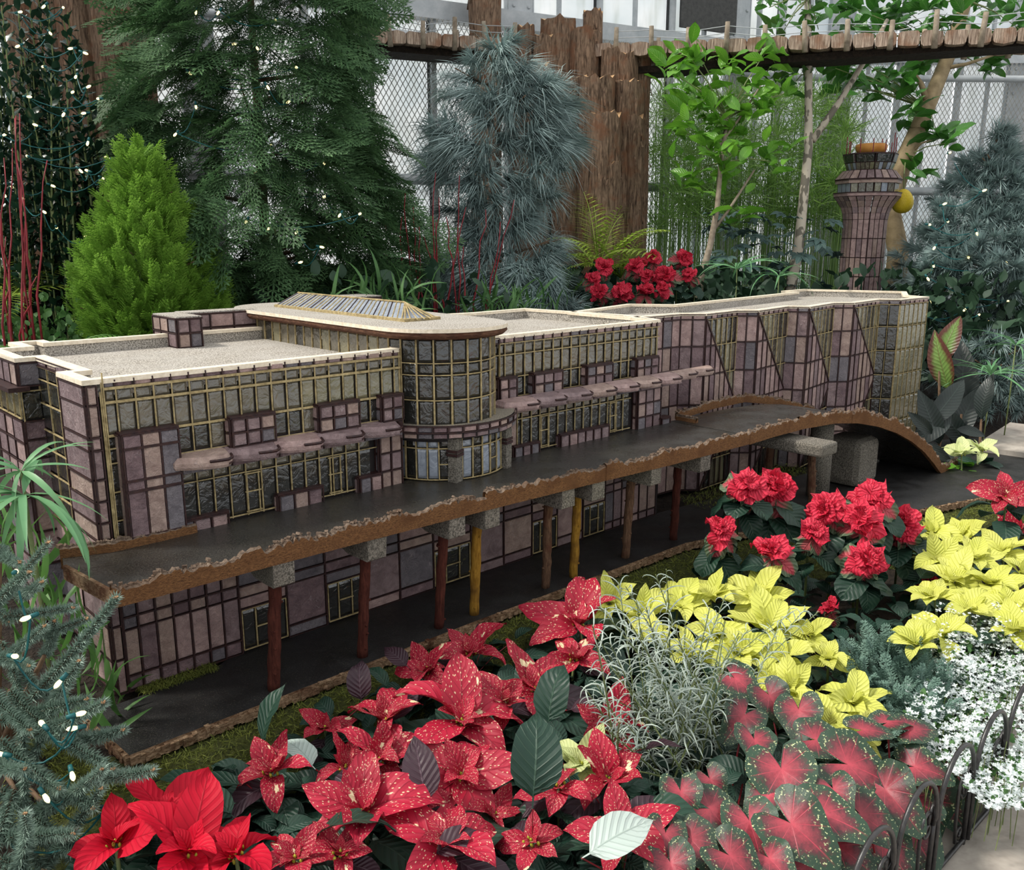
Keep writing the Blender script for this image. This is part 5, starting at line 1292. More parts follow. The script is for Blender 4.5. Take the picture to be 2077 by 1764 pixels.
# kerb stone at right middle
b = B(); c = px2z(2060, 905, .03); b.box((c[0]+.3, c[1]+.05, -.02), (.9, .35, .1), 0, rz(.1)); o_ = put('stepping_stone', b.mesh('stepping_stone', PAVE), None); tag(o_, 'pale flat stepping stone at the right edge behind the road slab', 'stone')

# ---------------------------------------------------------------- moss bank along the road
MT_ = [needleT(1, .10, 1.5), needleT(1, .07, -1.2)]
t_ = thing('moss_bank', 'green and olive moss bank along the front edge of the lower road', 'moss', (.5, -.45, -.14)); t_['kind'] = 'stuff'
def medge(t):
    P = np.array([(-.30, .02), (-.21, -.40), (.5, -.40), (1.0, -.40), (1.6, -.40), (2.16, -.42), (2.5, -.52), (2.85, -.68), (3.23, -.86), (3.7, -1.0), (4.2, -1.09), (4.8, -1.12)])
    s_ = np.r_[0, np.cumsum(np.linalg.norm(np.diff(P, axis=0), axis=1))]; x = np.interp(t*s_[-1], s_, P[:, 0]); y = np.interp(t*s_[-1], s_, P[:, 1]); return x, y
b = B(); v = []; nI = 160
for i in range(nI+1):
    x, y = medge(i/nI); x2, y2 = medge(min(1, i/nI+.01)); x0_, y0_ = medge(max(0, i/nI-.01)); d = np.array([x2-x0_, y2-y0_]); d /= np.linalg.norm(d)+1e-9; nn = np.array([d[1], -d[0]])
    for j, (o_, z) in enumerate(((-.12, -.05), (-.055, -.036), (-.01, -.045), (.05, -.075), (.12, -.125), (.2, -.19))):
        q = .02*nz(x*6, y*6, j); v.append((x+nn[0]*(o_+q), y+nn[1]*(o_+q), z+(q*.8 if j > 1 else 0)))
b.add(v, [[i*6+j, i*6+j+1, (i+1)*6+j+1, (i+1)*6+j] for i in range(nI) for j in range(5)])
put('moss_mound', b.mesh('moss_mound', m_simple('moss_under', hexc(34,40,14), hexc(70,74,30), 60, .9, 1.0, .01), True), t_, kind='stuff')
V_ = np.array(v).reshape(nI+1, 6, 3); Ms = [[], []]
for k in range(17000):
    fi = rs.random()**1.2*(nI-1); i = int(fi); j = rs.uniform(.9, 4.6); j0 = int(j); a = V_[i, j0]*(1-(j-j0))+V_[i, j0+1]*(j-j0); c = V_[i+1, j0]*(1-(j-j0))+V_[i+1, j0+1]*(j-j0); p = a+(c-a)*(fi-i)
    Ms[k % 2].append(frame(p, dirv(rs.uniform(0, 6.28), rs.uniform(-.2, 1.0)), rs.uniform(-2, 2), rs.uniform(.014, .032)))
b = B(); b.inst(MT_[0], Ms[0]); b.inst(MT_[1], Ms[1]); put('moss_strands', b.mesh('moss_strands', L_MOSS), t_, kind='stuff')
b = B(); Ml = []
for k in range(1300):
    x = rs.uniform(.02, .24); Ml.append(frame((x, rs.uniform(-.06, -.01)-.0*x, -.004+rs.uniform(0, .01)), dirv(rs.uniform(0, 6.28), rs.uniform(-.1, .9)), 0, rs.uniform(.01, .02)))
for k in range(1500):
    Ml.append(frame((rs.uniform(2.6, 3.6), rs.uniform(-.12, .06), rs.uniform(-.01, .02)), dirv(rs.uniform(0, 6.28), rs.uniform(-.1, .9)), 0, rs.uniform(.014, .03)))
for k in range(2500):
    Ml.append(frame((rs.uniform(-.45, .0), rs.uniform(-.35, .2), rs.uniform(-.10, -.05)), dirv(rs.uniform(0, 6.28), rs.uniform(-.1, .9)), 0, rs.uniform(.014, .03)))
b.inst(MT_[0], Ml); o_ = put('moss_patch', b.mesh('moss_patch', L_MOSS), None, kind='stuff'); tag(o_, 'small moss patches at the wall foot and under the ramp', 'moss')

# ---------------------------------------------------------------- poinsettias
BR = [leafT(1, .58, 4, 9, [.1,.5,.25,.35,.15,.4][k], [.5,1.1,.8,1.3,.3,.9][k], .35, .05, .74, .05, seed=100+k, pw=.95) for k in range(6)]
LV = [leafT(1, .60, 4, 8, .18, .8+.15*k, .25, .035, .74, .05, seed=110+k, stalk=.12, pw=.95) for k in range(5)]
CRK = [leafT(1, .95, 6, 8, .1, 1.6+.2*k, .9, .16, 1.0, .08, seed=120+k, pw=.6) for k in range(5)]
CRKO = [leafT(1, .85, 6, 7, .2, 1.3, .1, .06, .95, .05, seed=130+k, pw=.7) for k in range(4)]
cy_b = B()
for k in range(7):
    a = k*2.4; r_ = .004*math.sqrt(k); c = np.array([r_*math.cos(a)*2, r_*math.sin(a)*2, .004]); cy_b.tube([c-[0, 0, .004], c+[0, 0, .004], c+[0, 0, .008]], [.0028, .0034, .0008], 6)
CYA = cy_b.mesh('flower_buds', m_simple('bud_green', hexc(120,140,40), hexc(196,190,70), 90, .5), True)
def poinsettia(c, size, kind, label, seed, tilt=.45, nl=7, group=None, leafmat=None, inner=None, stem_to=-.16, taz=None):
    r_ = random.Random(seed); c = np.array(c, float); taz = math.atan2(CAM[1]-c[1], CAM[0]-c[0])+r_.uniform(-.7, .7) if taz is None else taz
    t2 = thing('poinsettia', label, 'poinsettia', (c[0], c[1], stem_to-.02), group)
    axis = dirv(taz, math.pi/2-tilt*r_.uniform(.5, 1.2)); Mh = frame(c, axis, r_.uniform(0, 6)); # X along axis
    H_ = np.eye(4); H_[:3, 0] = Mh[:3, 1]; H_[:3, 1] = Mh[:3, 2]; H_[:3, 2] = Mh[:3, 0]; H_[:3, 3] = c
    b_ = B(); b_.tube([(c[0]-axis[0]*.05, c[1]-axis[1]*.05, stem_to), c-axis*.08, c-axis*.004], [.005, .0045, .004], 6); put('stem', b_.mesh('stem', STEMG if kind != 'rose' else STEMG, True), t2)
    R_ = size/2
    if kind in ('spk', 'red', 'yel', 'crm'):
        mat = {'spk': L_SPK, 'red': L_RED, 'yel': L_YEL, 'crm': L_CRM}[kind]
        n = {'spk': 5, 'red': 5, 'yel': 7, 'crm': 6}[kind]
        a0 = r_.uniform(0, 6)
        for i in range(n):
            a = a0+i*2*math.pi/n+r_.uniform(-.3, .3); l = R_*r_.uniform(.72, 1.12); m_ = mat
            M = H_ @ rz(a) @ ry(-r_.uniform(-.15, .75)) @ rx(r_.uniform(-.5, .5)) @ tr((.006, 0, 0)) @ sc(l)
            put('bract', tmesh(BR[r_.randrange(6)], m_, 'bract'), t2, mm(M))
        for i in range(4 if kind != 'yel' else 5):
            a = a0+i*1.57+.5+r_.uniform(-.3, .3); l = R_*r_.uniform(.35, .62)
            put('bract', tmesh(BR[r_.randrange(6)], mat, 'bract'), t2, mm(H_ @ rz(a) @ ry(-r_.uniform(.45, .9)) @ tr((.004, 0, .004)) @ sc(l)))
        put('flower_buds', CYA, t2, mm(H_ @ tr((0, 0, .006))))
        if kind == 'spk':
            for i in range(1):
                a = r_.uniform(0, 6.28); M = H_ @ tr((0, 0, -.02)) @ rz(a) @ ry(r_.uniform(-.1, .3)) @ sc(R_*1.1); o_ = put('leaf', tmesh(LV[r_.randrange(5)], L_MAR), t2, mm(M)); o_['label'] = 'dark wine coloured leaf'
    else:
        big = size
        for i in range(5):
            a = i*1.257+r_.uniform(-.3, .3); put('bract', tmesh(CRKO[r_.randrange(4)], L_ROSEG, 'bract'), t2, mm(H_ @ tr((0, 0, -.006)) @ rz(a) @ ry(r_.uniform(.1, .7)) @ sc(R_*1.05*r_.uniform(.85, 1.15))))
        for i in range(12):
            w = i/12; a = i*2.4; put('bract', tmesh(CRK[r_.randrange(5)], L_ROSE, 'bract'), t2, mm(H_ @ tr((0, 0, .004+.016*w*size/.12)) @ rz(a) @ ry(-.15-1.0*w+r_.uniform(-.15, .15)) @ rx(r_.uniform(-.4, .4)) @ sc(R_*(1.0-.42*w)*r_.uniform(.9, 1.1))))
    lm = leafmat or L_GRN
    for i in range(nl):
        a = i*2.4+r_.uniform(-.3, .3); dz = -.018-.10*(i/nl)*r_.uniform(.7, 1.2); l = (R_*1.15 if kind != 'rose' else R_*1.35)*r_.uniform(.8, 1.15)
        put('leaf', tmesh(LV[r_.randrange(5)] if kind != 'rose' else CRKO[r_.randrange(4)], lm, 'leaf'), t2, mm(tr(c-axis*.02+[0, 0, dz]) @ rz(a) @ ry(r_.uniform(-.15, .5)) @ rx(r_.uniform(-.3, .3)) @ sc(max(l, .05))))
    return t2
def zsize(p, px): return px/FPX*depth(p)
SP = [(552, 1570, .03, 185, 'small speckled red poinsettia nearest the road corner above dark green leaves'),
      (785, 1465, .02, 205, 'speckled red poinsettia beside the moss, left of the largest central bloom'),
      (935, 1465, .05, 265, 'largest speckled red poinsettia in the middle of the front bed'),
      (868, 1365, .0, 150, 'speckled red poinsettia with an upright curled bract beside the road edge moss'),
      (955, 1330, .0, 175, 'deep red speckled poinsettia half shaded below the yellow twig post'),
      (1085, 1400, .02, 205, 'speckled red poinsettia with cream patch left of the silver bush top'),
      (1175, 1270, .04, 215, 'rearmost speckled red poinsettia touching the lemon yellow poinsettias'),
      (935, 1575, .03, 270, 'flat open speckled red poinsettia in the middle of the bed'),
      (735, 1650, .06, 285, 'speckled poinsettia with large cream patches behind the dark leaf at lower centre left'),
      (905, 1715, .05, 290, 'speckled red poinsettia at the bottom centre beside a dark upright leaf'),
      (1240, 1480, .02, 190, 'speckled red poinsettia with cream bract next to the silver bush'),
      (1235, 1585, .03, 200, 'speckled red poinsettia with broad cream stripe left of the caladiums'),
      (1262, 1690, .05, 220, 'speckled red poinsettia in front of dark leaves at the lower right of the bed'),
      (600, 1745, .05, 170, 'speckled red poinsettia cut by the bottom edge beside the solid red plant'),
      (770, 1545, .0, 200, 'speckled red poinsettia between the cream patched and the central blooms'),
      (1080, 1710, .02, 150, 'small speckled red poinsettia low at the bottom centre'),
      (1000, 1660, -.02, 150, 'shaded speckled poinsettia tucked under the flat open bloom'),
      (700, 1560, .0, 150, 'speckled red poinsettia between the small corner bloom and the cream patched one'),
      (840, 1630, .05, 150, 'speckled red poinsettia wedged left of the large dark upright leaf'),
      (1165, 1340, .0, 150, 'speckled red poinsettia just below the rearmost bloom, left of the silver bush'),
      (1020, 1430, .04, 150, 'speckled red poinsettia touching the right side of the largest central bloom'),
      (1130, 1600, .04, 150, 'speckled red poinsettia below the cream green bloom'),
      (690, 1735, .05, 150, 'speckled red poinsettia at the bottom edge right of the solid red plants'),
      (660, 1480, -.04, 120, 'shaded speckled bloom hidden between the dark leaves near the moss')]
for i, (x, y, z, w, lab) in enumerate(SP):
    c = px2z(x, y, z); poinsettia(c, zsize(c, w*1.1), 'spk', lab, 200+i, .35, 7)
c = px2z(1180, 1555, .03); poinsettia(c, zsize(c, 180), 'crm', 'cream green poinsettia bloom with narrow bracts among the speckled red ones', 300, .3, 6)
for i, (x, y, w, lab) in enumerate([(2040, 1010, 150, 'speckled red poinsettia with cream bract cut by the right edge'), (2065, 1085, 130, 'lower speckled red poinsettia at the right edge above the lemon ones')]):
    c = px2y(x, y, -1.15); poinsettia(c, zsize(c, w), 'spk', lab, 320+i, .7, 6)
for i, (x, y, w, lab) in enumerate([(235, 1715, 230, 'plain crimson poinsettia at the bottom left against the spruce'), (385, 1735, 270, 'large plain crimson poinsettia at the bottom left corner of the bed'), (335, 1655, 210, 'upright plain crimson poinsettia below the road corner moss'), (478, 1740, 200, 'plain crimson poinsettia beside the big dark ribbed leaf')]):
    c = px2z(x, y, .06); poinsettia(c, zsize(c, w*1.15), 'red', lab, 340+i, .2, 5)
YL = [(1235,1225,130),(1300,1250,140),(1375,1235,150),(1330,1300,120),(1440,1215,140),(1540,1215,170),(1460,1290,150),(1560,1275,170),(1400,1330,120),(1500,1330,150),(1590,1340,150),(1640,1290,110),(1600,1400,160),(1560,1385,120),(1680,1340,110),(1730,1430,150),(1680,1480,150),(1740,1500,120),(1640,1450,130),
      (1890,1085,120),(1950,1090,130),(1900,1140,130),(1975,1135,130),(2035,1120,120),(1935,1180,140),(2010,1190,140),(1895,1215,120),(1965,1240,130),(2050,1230,130),(1910,1290,150),(1860,1310,110),(2075,1170,110),(2060,1280,120)]
ORD = ['leftmost', 'second', 'third', 'fourth', 'fifth', 'sixth', 'seventh', 'eighth', 'ninth']
def rowlabels(L, ybands, names, fmt, cap=9):
    out = {}
    for k in range(len(names)):
        idx = sorted([i for i, q_ in enumerate(L) if ybands[k] <= q_[1] < ybands[k+1]], key=lambda i: L[i][0])
        for n_, i in enumerate(idx): out[i] = fmt % (ORD[n_] if n_ == 0 else ORD[n_]+' from left', names[k])
    return out
la = rowlabels(YL[:19], [0, 1240, 1320, 1400, 1460, 2000], ['top', 'second', 'third', 'fourth', 'lowest'], 'lemon poinsettia %s in the %s row, around the silver bush')
lb_ = rowlabels(YL[19:], [0, 1130, 1170, 1215, 1270, 2000], ['top', 'second', 'third', 'fourth', 'lowest'], 'lemon poinsettia %s in the %s row, right of the rose reds')
for i, (x, y, w) in enumerate(YL):
    left = i < 19; c = px2z(x, y, .0 if left else .02)
    poinsettia(c, zsize(c, w*1.12), 'yel', la[i] if left else lb_[i-19], 400+i, .4, 3, 'lemon poinsettias left of the rose ones' if left else 'lemon poinsettias at the right edge')
RS = [(1512, 990, -.62, 105, 'left one of two rose red double poinsettias topmost beside the twig post'), (1570, 1000, -.66, 115, 'right one of two rose red double poinsettias topmost beside the twig post'),
      (1460, 1085, -.66, 100, 'rose red double poinsettia farthest left, against the road edge'), (1568, 1128, -.85, 105, 'rose red double poinsettia directly above the left lemon poinsettias'),
      (1765, 1018, -.95, 115, 'rose red double poinsettia topmost of the central cluster'), (1682, 1045, -.88, 110, 'rose red double poinsettia at the upper left of the central cluster'),
      (1650, 1090, -.90, 90, 'smaller rose red double poinsettia at the left of the central cluster'), (1745, 1065, -1.0, 120, 'rose red double poinsettia in the middle of the central cluster'),
      (1828, 1075, -1.02, 112, 'rose red double poinsettia at the right of the central cluster'), (1755, 1140, -1.08, 115, 'rose red double poinsettia lowest in the central cluster'),
      (1880, 1200, -1.15, 85, 'small rose red double poinsettia set among the right lemon poinsettias'), (1685, 1240, -1.05, 58, 'tiny rose red bloom low in the dark leaves below the central cluster')]
for i, (x, y, Y, w, lab) in enumerate(RS):
    c = px2y(x, y, Y); poinsettia(c, zsize(c, w*.98), 'rose', lab, 500+i, .8, 9 if i != 6 else 5)
RB = [(1222,548,60),(1290,545,55),(1325,532,58),(1383,527,55),(1312,565,48),(1352,562,66),(1400,562,50),(1220,598,55),(1258,596,62),(1308,598,62),(1200,570,45),(1345,590,50)]
lr = rowlabels(RB, [0, 558, 580, 2000], ['top', 'middle', 'lowest'], 'rose red double poinsettia %s in the %s row of the rear group')
for i, (x, y, w) in enumerate(RB):
    c = px2d(x, y, 5.9-(y-530)*.004); poinsettia(c, zsize(c, w), 'rose', lr[i], 540+i, .9, 5, 'rear rose poinsettias', stem_to=.2)
# extra dark leaves filling the bed
LG = [LV[k] for k in range(5)]
for i, (x, y, z, L, az, el, mt) in enumerate([(530, 1520, .06, .15, .8, 1.2, L_GRN), (500, 1590, .02, .15, 3.3, .1, L_GRN), (620, 1700, .08, .17, .2, .2, L_GRN), (1110, 1480, .07, .16, 1.2, 1.0, L_GRN), (1080, 1640, .10, .19, 1.4, 1.1, L_GRN), (1180, 1740, .09, .15, .4, .3, L_PAL), (870, 1640, .07, .14, 2.0, .9, L_MAR), (1290, 1640, .05, .14, -.5, .2, L_GRN), (480, 1660, .05, .14, 2.7, .3, L_GRN), (735, 1430, .02, .12, 1.9, 1.1, L_MAR), (830, 1355, .02, .10, 2.5, .4, L_MAR), (985, 1300, .0, .07, 2.0, .5, L_MAR), (1040, 1300, .0, .08, .5, .5, L_GRN), (790, 1400, .0, .1, 2.5, .6, L_GRN), (1150, 1440, .02, .10, -.2, .3, L_MAR), (1300, 1520, .04, .10, .1, .1, L_MAR), (640, 1560, .02, .12, 2.4, .3, L_PAL), (870, 1735, .06, .12, .3, .2, L_MAR), (420, 1600, .04, .13, 3.0, .2, L_GRN), (1210, 1620, .02, .12, .8, .3, L_GRN)]):
    p = px2z(x, y, z); o_ = None
    hosts = [ob for ob in bpy.data.objects if ob.get('category') == 'poinsettia' and 'group' not in ob]
    h = min(hosts, key=lambda ob: (ob.location.x-p[0])**2+(ob.location.y-p[1])**2)
    hc = np.array(h.location)+[0, 0, .1]; b_ = B(); b_.tube([hc, (hc+p)/2+[0, 0, .01], p], .0016, 4); put('leaf_stalk', b_.mesh('leaf_stalk', STEMR), h)
    put('leaf', tmesh(LG[i % 5], mt, 'leaf'), h, mm(frame(p, dirv(YAW-math.pi/2+az, el), rs.uniform(-.4, .4), L)))
Ms = [[] for _ in range(5)]
bedpoly = [(480, 1560), (700, 1440), (860, 1350), (1100, 1270), (1180, 1250), (1440, 1180), (1700, 1130), (2000, 1060), (2100, 1060), (2100, 1330), (1800, 1560), (1400, 1640), (1350, 1900), (150, 1900), (280, 1650)]
def inpoly(x, y, P):
    c = False; j = len(P)-1
    for i in range(len(P)):
        if (P[i][1] > y) != (P[j][1] > y) and x < (P[j][0]-P[i][0])*(y-P[i][1])/(P[j][1]-P[i][1])+P[i][0]: c = not c
        j = i
    return c
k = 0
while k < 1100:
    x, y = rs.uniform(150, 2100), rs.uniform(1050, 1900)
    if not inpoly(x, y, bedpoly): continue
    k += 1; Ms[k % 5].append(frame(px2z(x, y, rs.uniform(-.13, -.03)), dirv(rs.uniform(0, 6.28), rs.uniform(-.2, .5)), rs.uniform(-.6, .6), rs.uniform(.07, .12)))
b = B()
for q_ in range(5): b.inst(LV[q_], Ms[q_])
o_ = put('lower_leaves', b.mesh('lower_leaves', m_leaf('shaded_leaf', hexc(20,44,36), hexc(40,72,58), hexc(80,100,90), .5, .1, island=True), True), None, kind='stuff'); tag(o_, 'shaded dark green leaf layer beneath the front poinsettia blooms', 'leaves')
c = px2z(1990, 912, .08)
for i, (x, y, lab) in enumerate([(1990, 915, 'small pale green poinsettia at the right behind the road ramp'), (1950, 925, 'small mid green poinsettia beside the ramp foot and canna')]):
    c = px2z(x, y, .08); poinsettia(c, .26, 'crm' if i == 0 else 'crm', lab, 600+i, .3, 6, leafmat=L_BRT if i else None, stem_to=0)

# ---------------------------------------------------------------- silver bush
t_ = thing('silver_bush', 'wiry silver leaved bush with curling narrow leaves between red and lemon poinsettias', 'shrub', px2z(1400, 1570, -.16))
SLT = []
for k in range(4):
    b_ = B(); P = []; p = np.zeros(3); a = .25
    for i in range(7): P.append(p.copy()); p = p+np.array([math.cos(a), 0, math.sin(a)])/6; a -= .22+.09*k
    b_.tube(P, [.012, .022, .026, .026, .024, .018, .006], 4, cap=False); SLT.append(templ(b_))
b = B(); Ms = []; Md = []; base = px2z(1400, 1585, -.16)
tips = [(1330,1165),(1255,1180),(1345,1280),(1440,1230),(1500,1290),(1585,1255),(1660,1240),(1530,1290),(1215,1230),(1290,1300),(1400,1300),(1470,1350),(1560,1380),(1220,1330),(1250,1420),(1190,1400),(1300,1400),(1600,1440),(1480,1430),(1380,1380),(1330,1440),(1420,1470),(1230,1480),(1280,1520),(1520,1480),(1370,1540),(1440,1560),(1330,1560),(1250,1560),(1480,1540),(1210,1290),(1420,1400),(1390,1250),(1470,1260),(1520,1340),(1310,1230),(1350,1500),(1290,1460),(1270,1250),(1400,1440)]
tips += [(x+rs.uniform(-35, 35), y+rs.uniform(-30, 50)) for x, y in tips]
for (x, y) in tips:
    s0 = base+np.array([rs.uniform(-.16, .16), rs.uniform(-.10, .16), 0]); f_ = (1585-y)/420
    tip = px2y(x, y, base[1]+rs.uniform(-.05, .2)-.05+.2*f_*.2)
    if tip[2] < -.1: tip[2] = -.08
    mid = (s0+tip)/2+np.array([rs.uniform(-.02, .02), rs.uniform(-.02, .02), .03]); P = [s0*(1-u)**2+2*mid*u*(1-u)+tip*u*u for u in np.linspace(0, 1, 9)]
    b.tube(P, np.linspace(.0032, .0014, 9), 4); L = np.linalg.norm(tip-s0); n_ = int(12+L*58); big = rs.random() < .55
    for j in range(n_):
        u = .15+.85*j/n_; p = s0*(1-u)**2+2*mid*u*(1-u)+tip*u*u; d = tip-s0; d /= np.linalg.norm(d)
        dd = dirv(j*2.4, .45); dd = dd*.8+d*.55; l = (rs.uniform(.04, .11) if big else rs.uniform(.015, .04))*(1.15-.5*u)
        (Ms if (big or rs.random() < .5) else Md).append(frame(p, dd, rs.uniform(-.8, .8), l))
put('stems', b.mesh('stems', STEMG), t_, kind='stuff')
Ms.sort(key=lambda M: -np.linalg.norm(M[:3, 0])); ms_ = [tmesh(T_, L_SIL, 'leaf') for T_ in SLT]
for i, M in enumerate(Ms[:260]): put('leaf', ms_[i % 4], t_, mm(M))
b = B()
for k in range(4): b.inst(SLT[k], Ms[260+k::4])
put('fine_leaves', b.mesh('fine_leaves', L_SIL), t_, kind='stuff'); b = B()
for k in range(4): b.inst(SLT[k], Md[k::4])
put('green_leaves', b.mesh('green_leaves', L_SILD), t_, kind='stuff')

# ---------------------------------------------------------------- caladiums
def caladT(seed, cup=.12, sag=.25):
    r_ = random.Random(seed); nr, na = 6, 32; b_ = B(); v = [(0, 0, 0)]; uv = [(0, 0)]
    def rad(th):
        a = abs(th); tip_ = .62*math.exp(-(a/.55)**2)*.55; body = .42-.05*math.cos(2*a); back = .10*math.exp(-((a-2.5)/.4)**2); notch = .36*math.exp(-((math.pi-a)/.22)**2)
        return body+tip_+back-notch
    for i in range(1, nr+1):
        t = i/nr
        for k in range(na):
            th = -math.pi+2*math.pi*(k+.5)/na; rr_ = rad(th)*t; x, y = rr_*math.cos(th), rr_*math.sin(th)
            z = cup*abs(y)**1.2-sag*max(0, x)**2*1.2-sag*.6*max(0, -x)**2+.012*math.sin(th*9)*t+.01*math.sin(seed+th*3)*t*2
            v.append((x, y, z)); uv.append((t*math.cos(th), t*math.sin(th)))
    q = []; quv = []; t_ = []; tuv = []
    for k in range(na-1): t_.append([0, 1+k, 2+k]); tuv.append([uv[0], uv[1+k], uv[2+k]])
    for i in range(nr-1):
        for k in range(na-1):
            a = 1+i*na+k; f_ = [a, a+na, a+na+1, a+1]; q.append(f_); quv.append([uv[z_] for z_ in f_])
    b_.add(v, q, t_, quv=quv, tuv=tuv); return templ(b_)
CT = [caladT(k, .1+.06*k, .2+.1*k) for k in range(5)]
t_ = None
CLF = [(1585,1560,160,-1.4),(1655,1500,120,-.6),(1720,1550,160,-.5),(1560,1410,95,-1.2),(1510,1450,100,-2.2),(1490,1375,95,-1),(1845,1480,95,.3),(1800,1465,80,.4),(1855,1555,110,-.6),(1795,1600,140,-1.0),(1890,1610,140,-1.2),(1665,1650,150,-.8),(1605,1670,165,-.9),(1520,1665,130,-1.4),(1380,1605,100,-1.5),(1440,1640,130,-.6),(1400,1700,120,-1.2),(1480,1735,130,-1.0),(1560,1740,110,-1.2),(1700,1715,120,-.9),(1745,1650,130,-.9),(1830,1670,160,-1.3),(1905,1690,150,-1.4),(1860,1735,150,-1.5),(1785,1740,130,-1.2),(1640,1750,130,-.9),(1350,1690,100,-1.8),(1690,1600,100,-1.3),(1560,1610,110,-1.9),(1440,1580,80,-1.2),(1620,1440,110,-1.4),(1750,1480,90,-.4),(1920,1640,110,-1.0),(1530,1500,100,-1.7),(1360,1750,120,-1.2),(1840,1620,110,-.8)]
cgr = {}
for i, (x, y, w, ang) in enumerate(CLF):
    z = .06+.04*nz(x*.02, y*.02); p = px2z(x, y, z)
    if p[1] < -1.67: p = px2y(x, y, -1.67); p[2] = max(p[2], -.12)
    key = 0 if x < 1560 else (1 if x < 1740 else 2)
    if key not in cgr:
        lab = ['pink and green caladium below the silver bush', 'pink and green caladium with the largest heart leaves under the lemon poinsettias', 'pink and green caladium crowding the iron edging'][key]
        bp = px2z([1450, 1640, 1830][key], 1700, -.16); cgr[key] = (thing('caladium', lab, 'caladium', bp), bp)
    t_, bp = cgr[key]; toc = (CAM-p); toc /= np.linalg.norm(toc); zz = toc*.55+np.array([0, 0, .75])+np.array([rs.uniform(-.3, .3), rs.uniform(-.3, .3), 0]); zz /= np.linalg.norm(zz)
    dd = _rt*math.cos(ang)+(_uc*math.sin(ang)); dd = dd-zz*(dd@zz); dd /= np.linalg.norm(dd); s_ = zsize(p, w)*.95
    M = np.eye(4); M[:3, 0] = dd*s_; M[:3, 1] = np.cross(zz, dd)*s_; M[:3, 2] = zz*s_; M[:3, 3] = p
    put('leaf', tmesh(CT[i % 5], CALAD), t_, mm(M)); b_ = B(); g0 = bp*.45+np.array([p[0], p[1], -.16])*.55; g0[2] = -.16; b_.tube([g0, (g0+p)/2+[0, 0, .03], p-zz*.003], .0025, 5); put('leaf_stalk', b_.mesh('leaf_stalk', STEMR), t_)

# ---------------------------------------------------------------- juniper and white cloud flowers
JT = [frondT(.09, 8, .035, seed=140+k, tw=.0045, curve=-.3, dense=4, ang=.55) for k in range(3)]
t_ = thing('juniper', 'low blue green juniper between the lemon poinsettias and the white flowers', 'shrub', px2z(1790, 1400, -.17)); MM = [[], [], []]
for k in range(520):
    x, y = rs.uniform(1690, 1920), rs.uniform(1290, 1530)
    if not inpoly(x, y, [(1690, 1370), (1760, 1310), (1830, 1300), (1920, 1400), (1900, 1480), (1840, 1540), (1760, 1450)]): continue
    MM[k % 3].append(frame(px2z(x, y, -.07+rs.uniform(-.05, .05)), dirv(rs.uniform(0, 6.28), rs.uniform(.2, 1.2)), rs.uniform(-1, 1), rs.uniform(.7, 1.2)))
b = B()
for k in range(3): b.inst(JT[k], MM[k])
put('foliage', b.mesh('foliage', L_JUN), t_, kind='stuff')
b = B()
pet = leafT(1, .62, 2, 2, .1, .3, .3, 0, .9)
for k in range(4): b.inst(pet, [rz(k*1.57+.3)@ry(-.2)])
FT = templ(b); t_ = thing('white_euphorbia', 'airy mound of tiny white flowers at the right behind the iron edging', 'flowers', px2z(1980, 1450, -.17))
wp = [(1830, 1400), (1880, 1300), (1940, 1230), (2100, 1220), (2100, 1640), (2000, 1640), (1930, 1560), (1850, 1520)]; Mf = []; Ml = []; k = 0
while k < 5200:
    x, y = rs.uniform(1820, 2110), rs.uniform(1215, 1650)
    if not inpoly(x, y, wp): continue
    k += 1; cl = nz(x*.03, y*.03, 4)
    z = -.02+.07*nz(x*.012, y*.012)+rs.uniform(-.05, .04)
    if cl > -.38+rs.uniform(-.1, .1): Mf.append(frame(px2z(x, y, z), dirv(rs.uniform(0, 6.28), rs.uniform(-.6, .6)), rs.uniform(-.8, .8), rs.uniform(.0065, .0105)))
    if k % 3 == 0: Ml.append(frame(px2z(x, y, z-.03), dirv(rs.uniform(0, 6.28), rs.uniform(0, 1)), rs.uniform(-1, 1), rs.uniform(.014, .026)))
for k in range(30):
    x, y = rs.uniform(1860, 2077), rs.uniform(1215, 1300); Mf += [frame(px2z(x+rs.uniform(-9, 9), y+rs.uniform(-9, 9), .06), dirv(rs.uniform(0, 6.28), rs.uniform(-.5, .5)), 0, .006) for _ in range(5)]
b = B(); b.inst(FT, Mf); put('tiny_flowers', b.mesh('tiny_flowers', L_WHT), t_, kind='stuff')
b = B(); b.inst(OV[0], Ml[::2]); b.inst(OV[1], Ml[1::2]); put('small_leaves', b.mesh('small_leaves', GI, True), t_, kind='stuff')
b = B()
for k in range(120):
    x, y = rs.uniform(1860, 2077), rs.uniform(1260, 1600); p = px2z(x, y, .0); b.tube([p-np.array([rs.uniform(-.05, .05), 0, .16]), p], .0012, 3, cap=False)
put('stems', b.mesh('stems', STEMG), t_, kind='stuff')

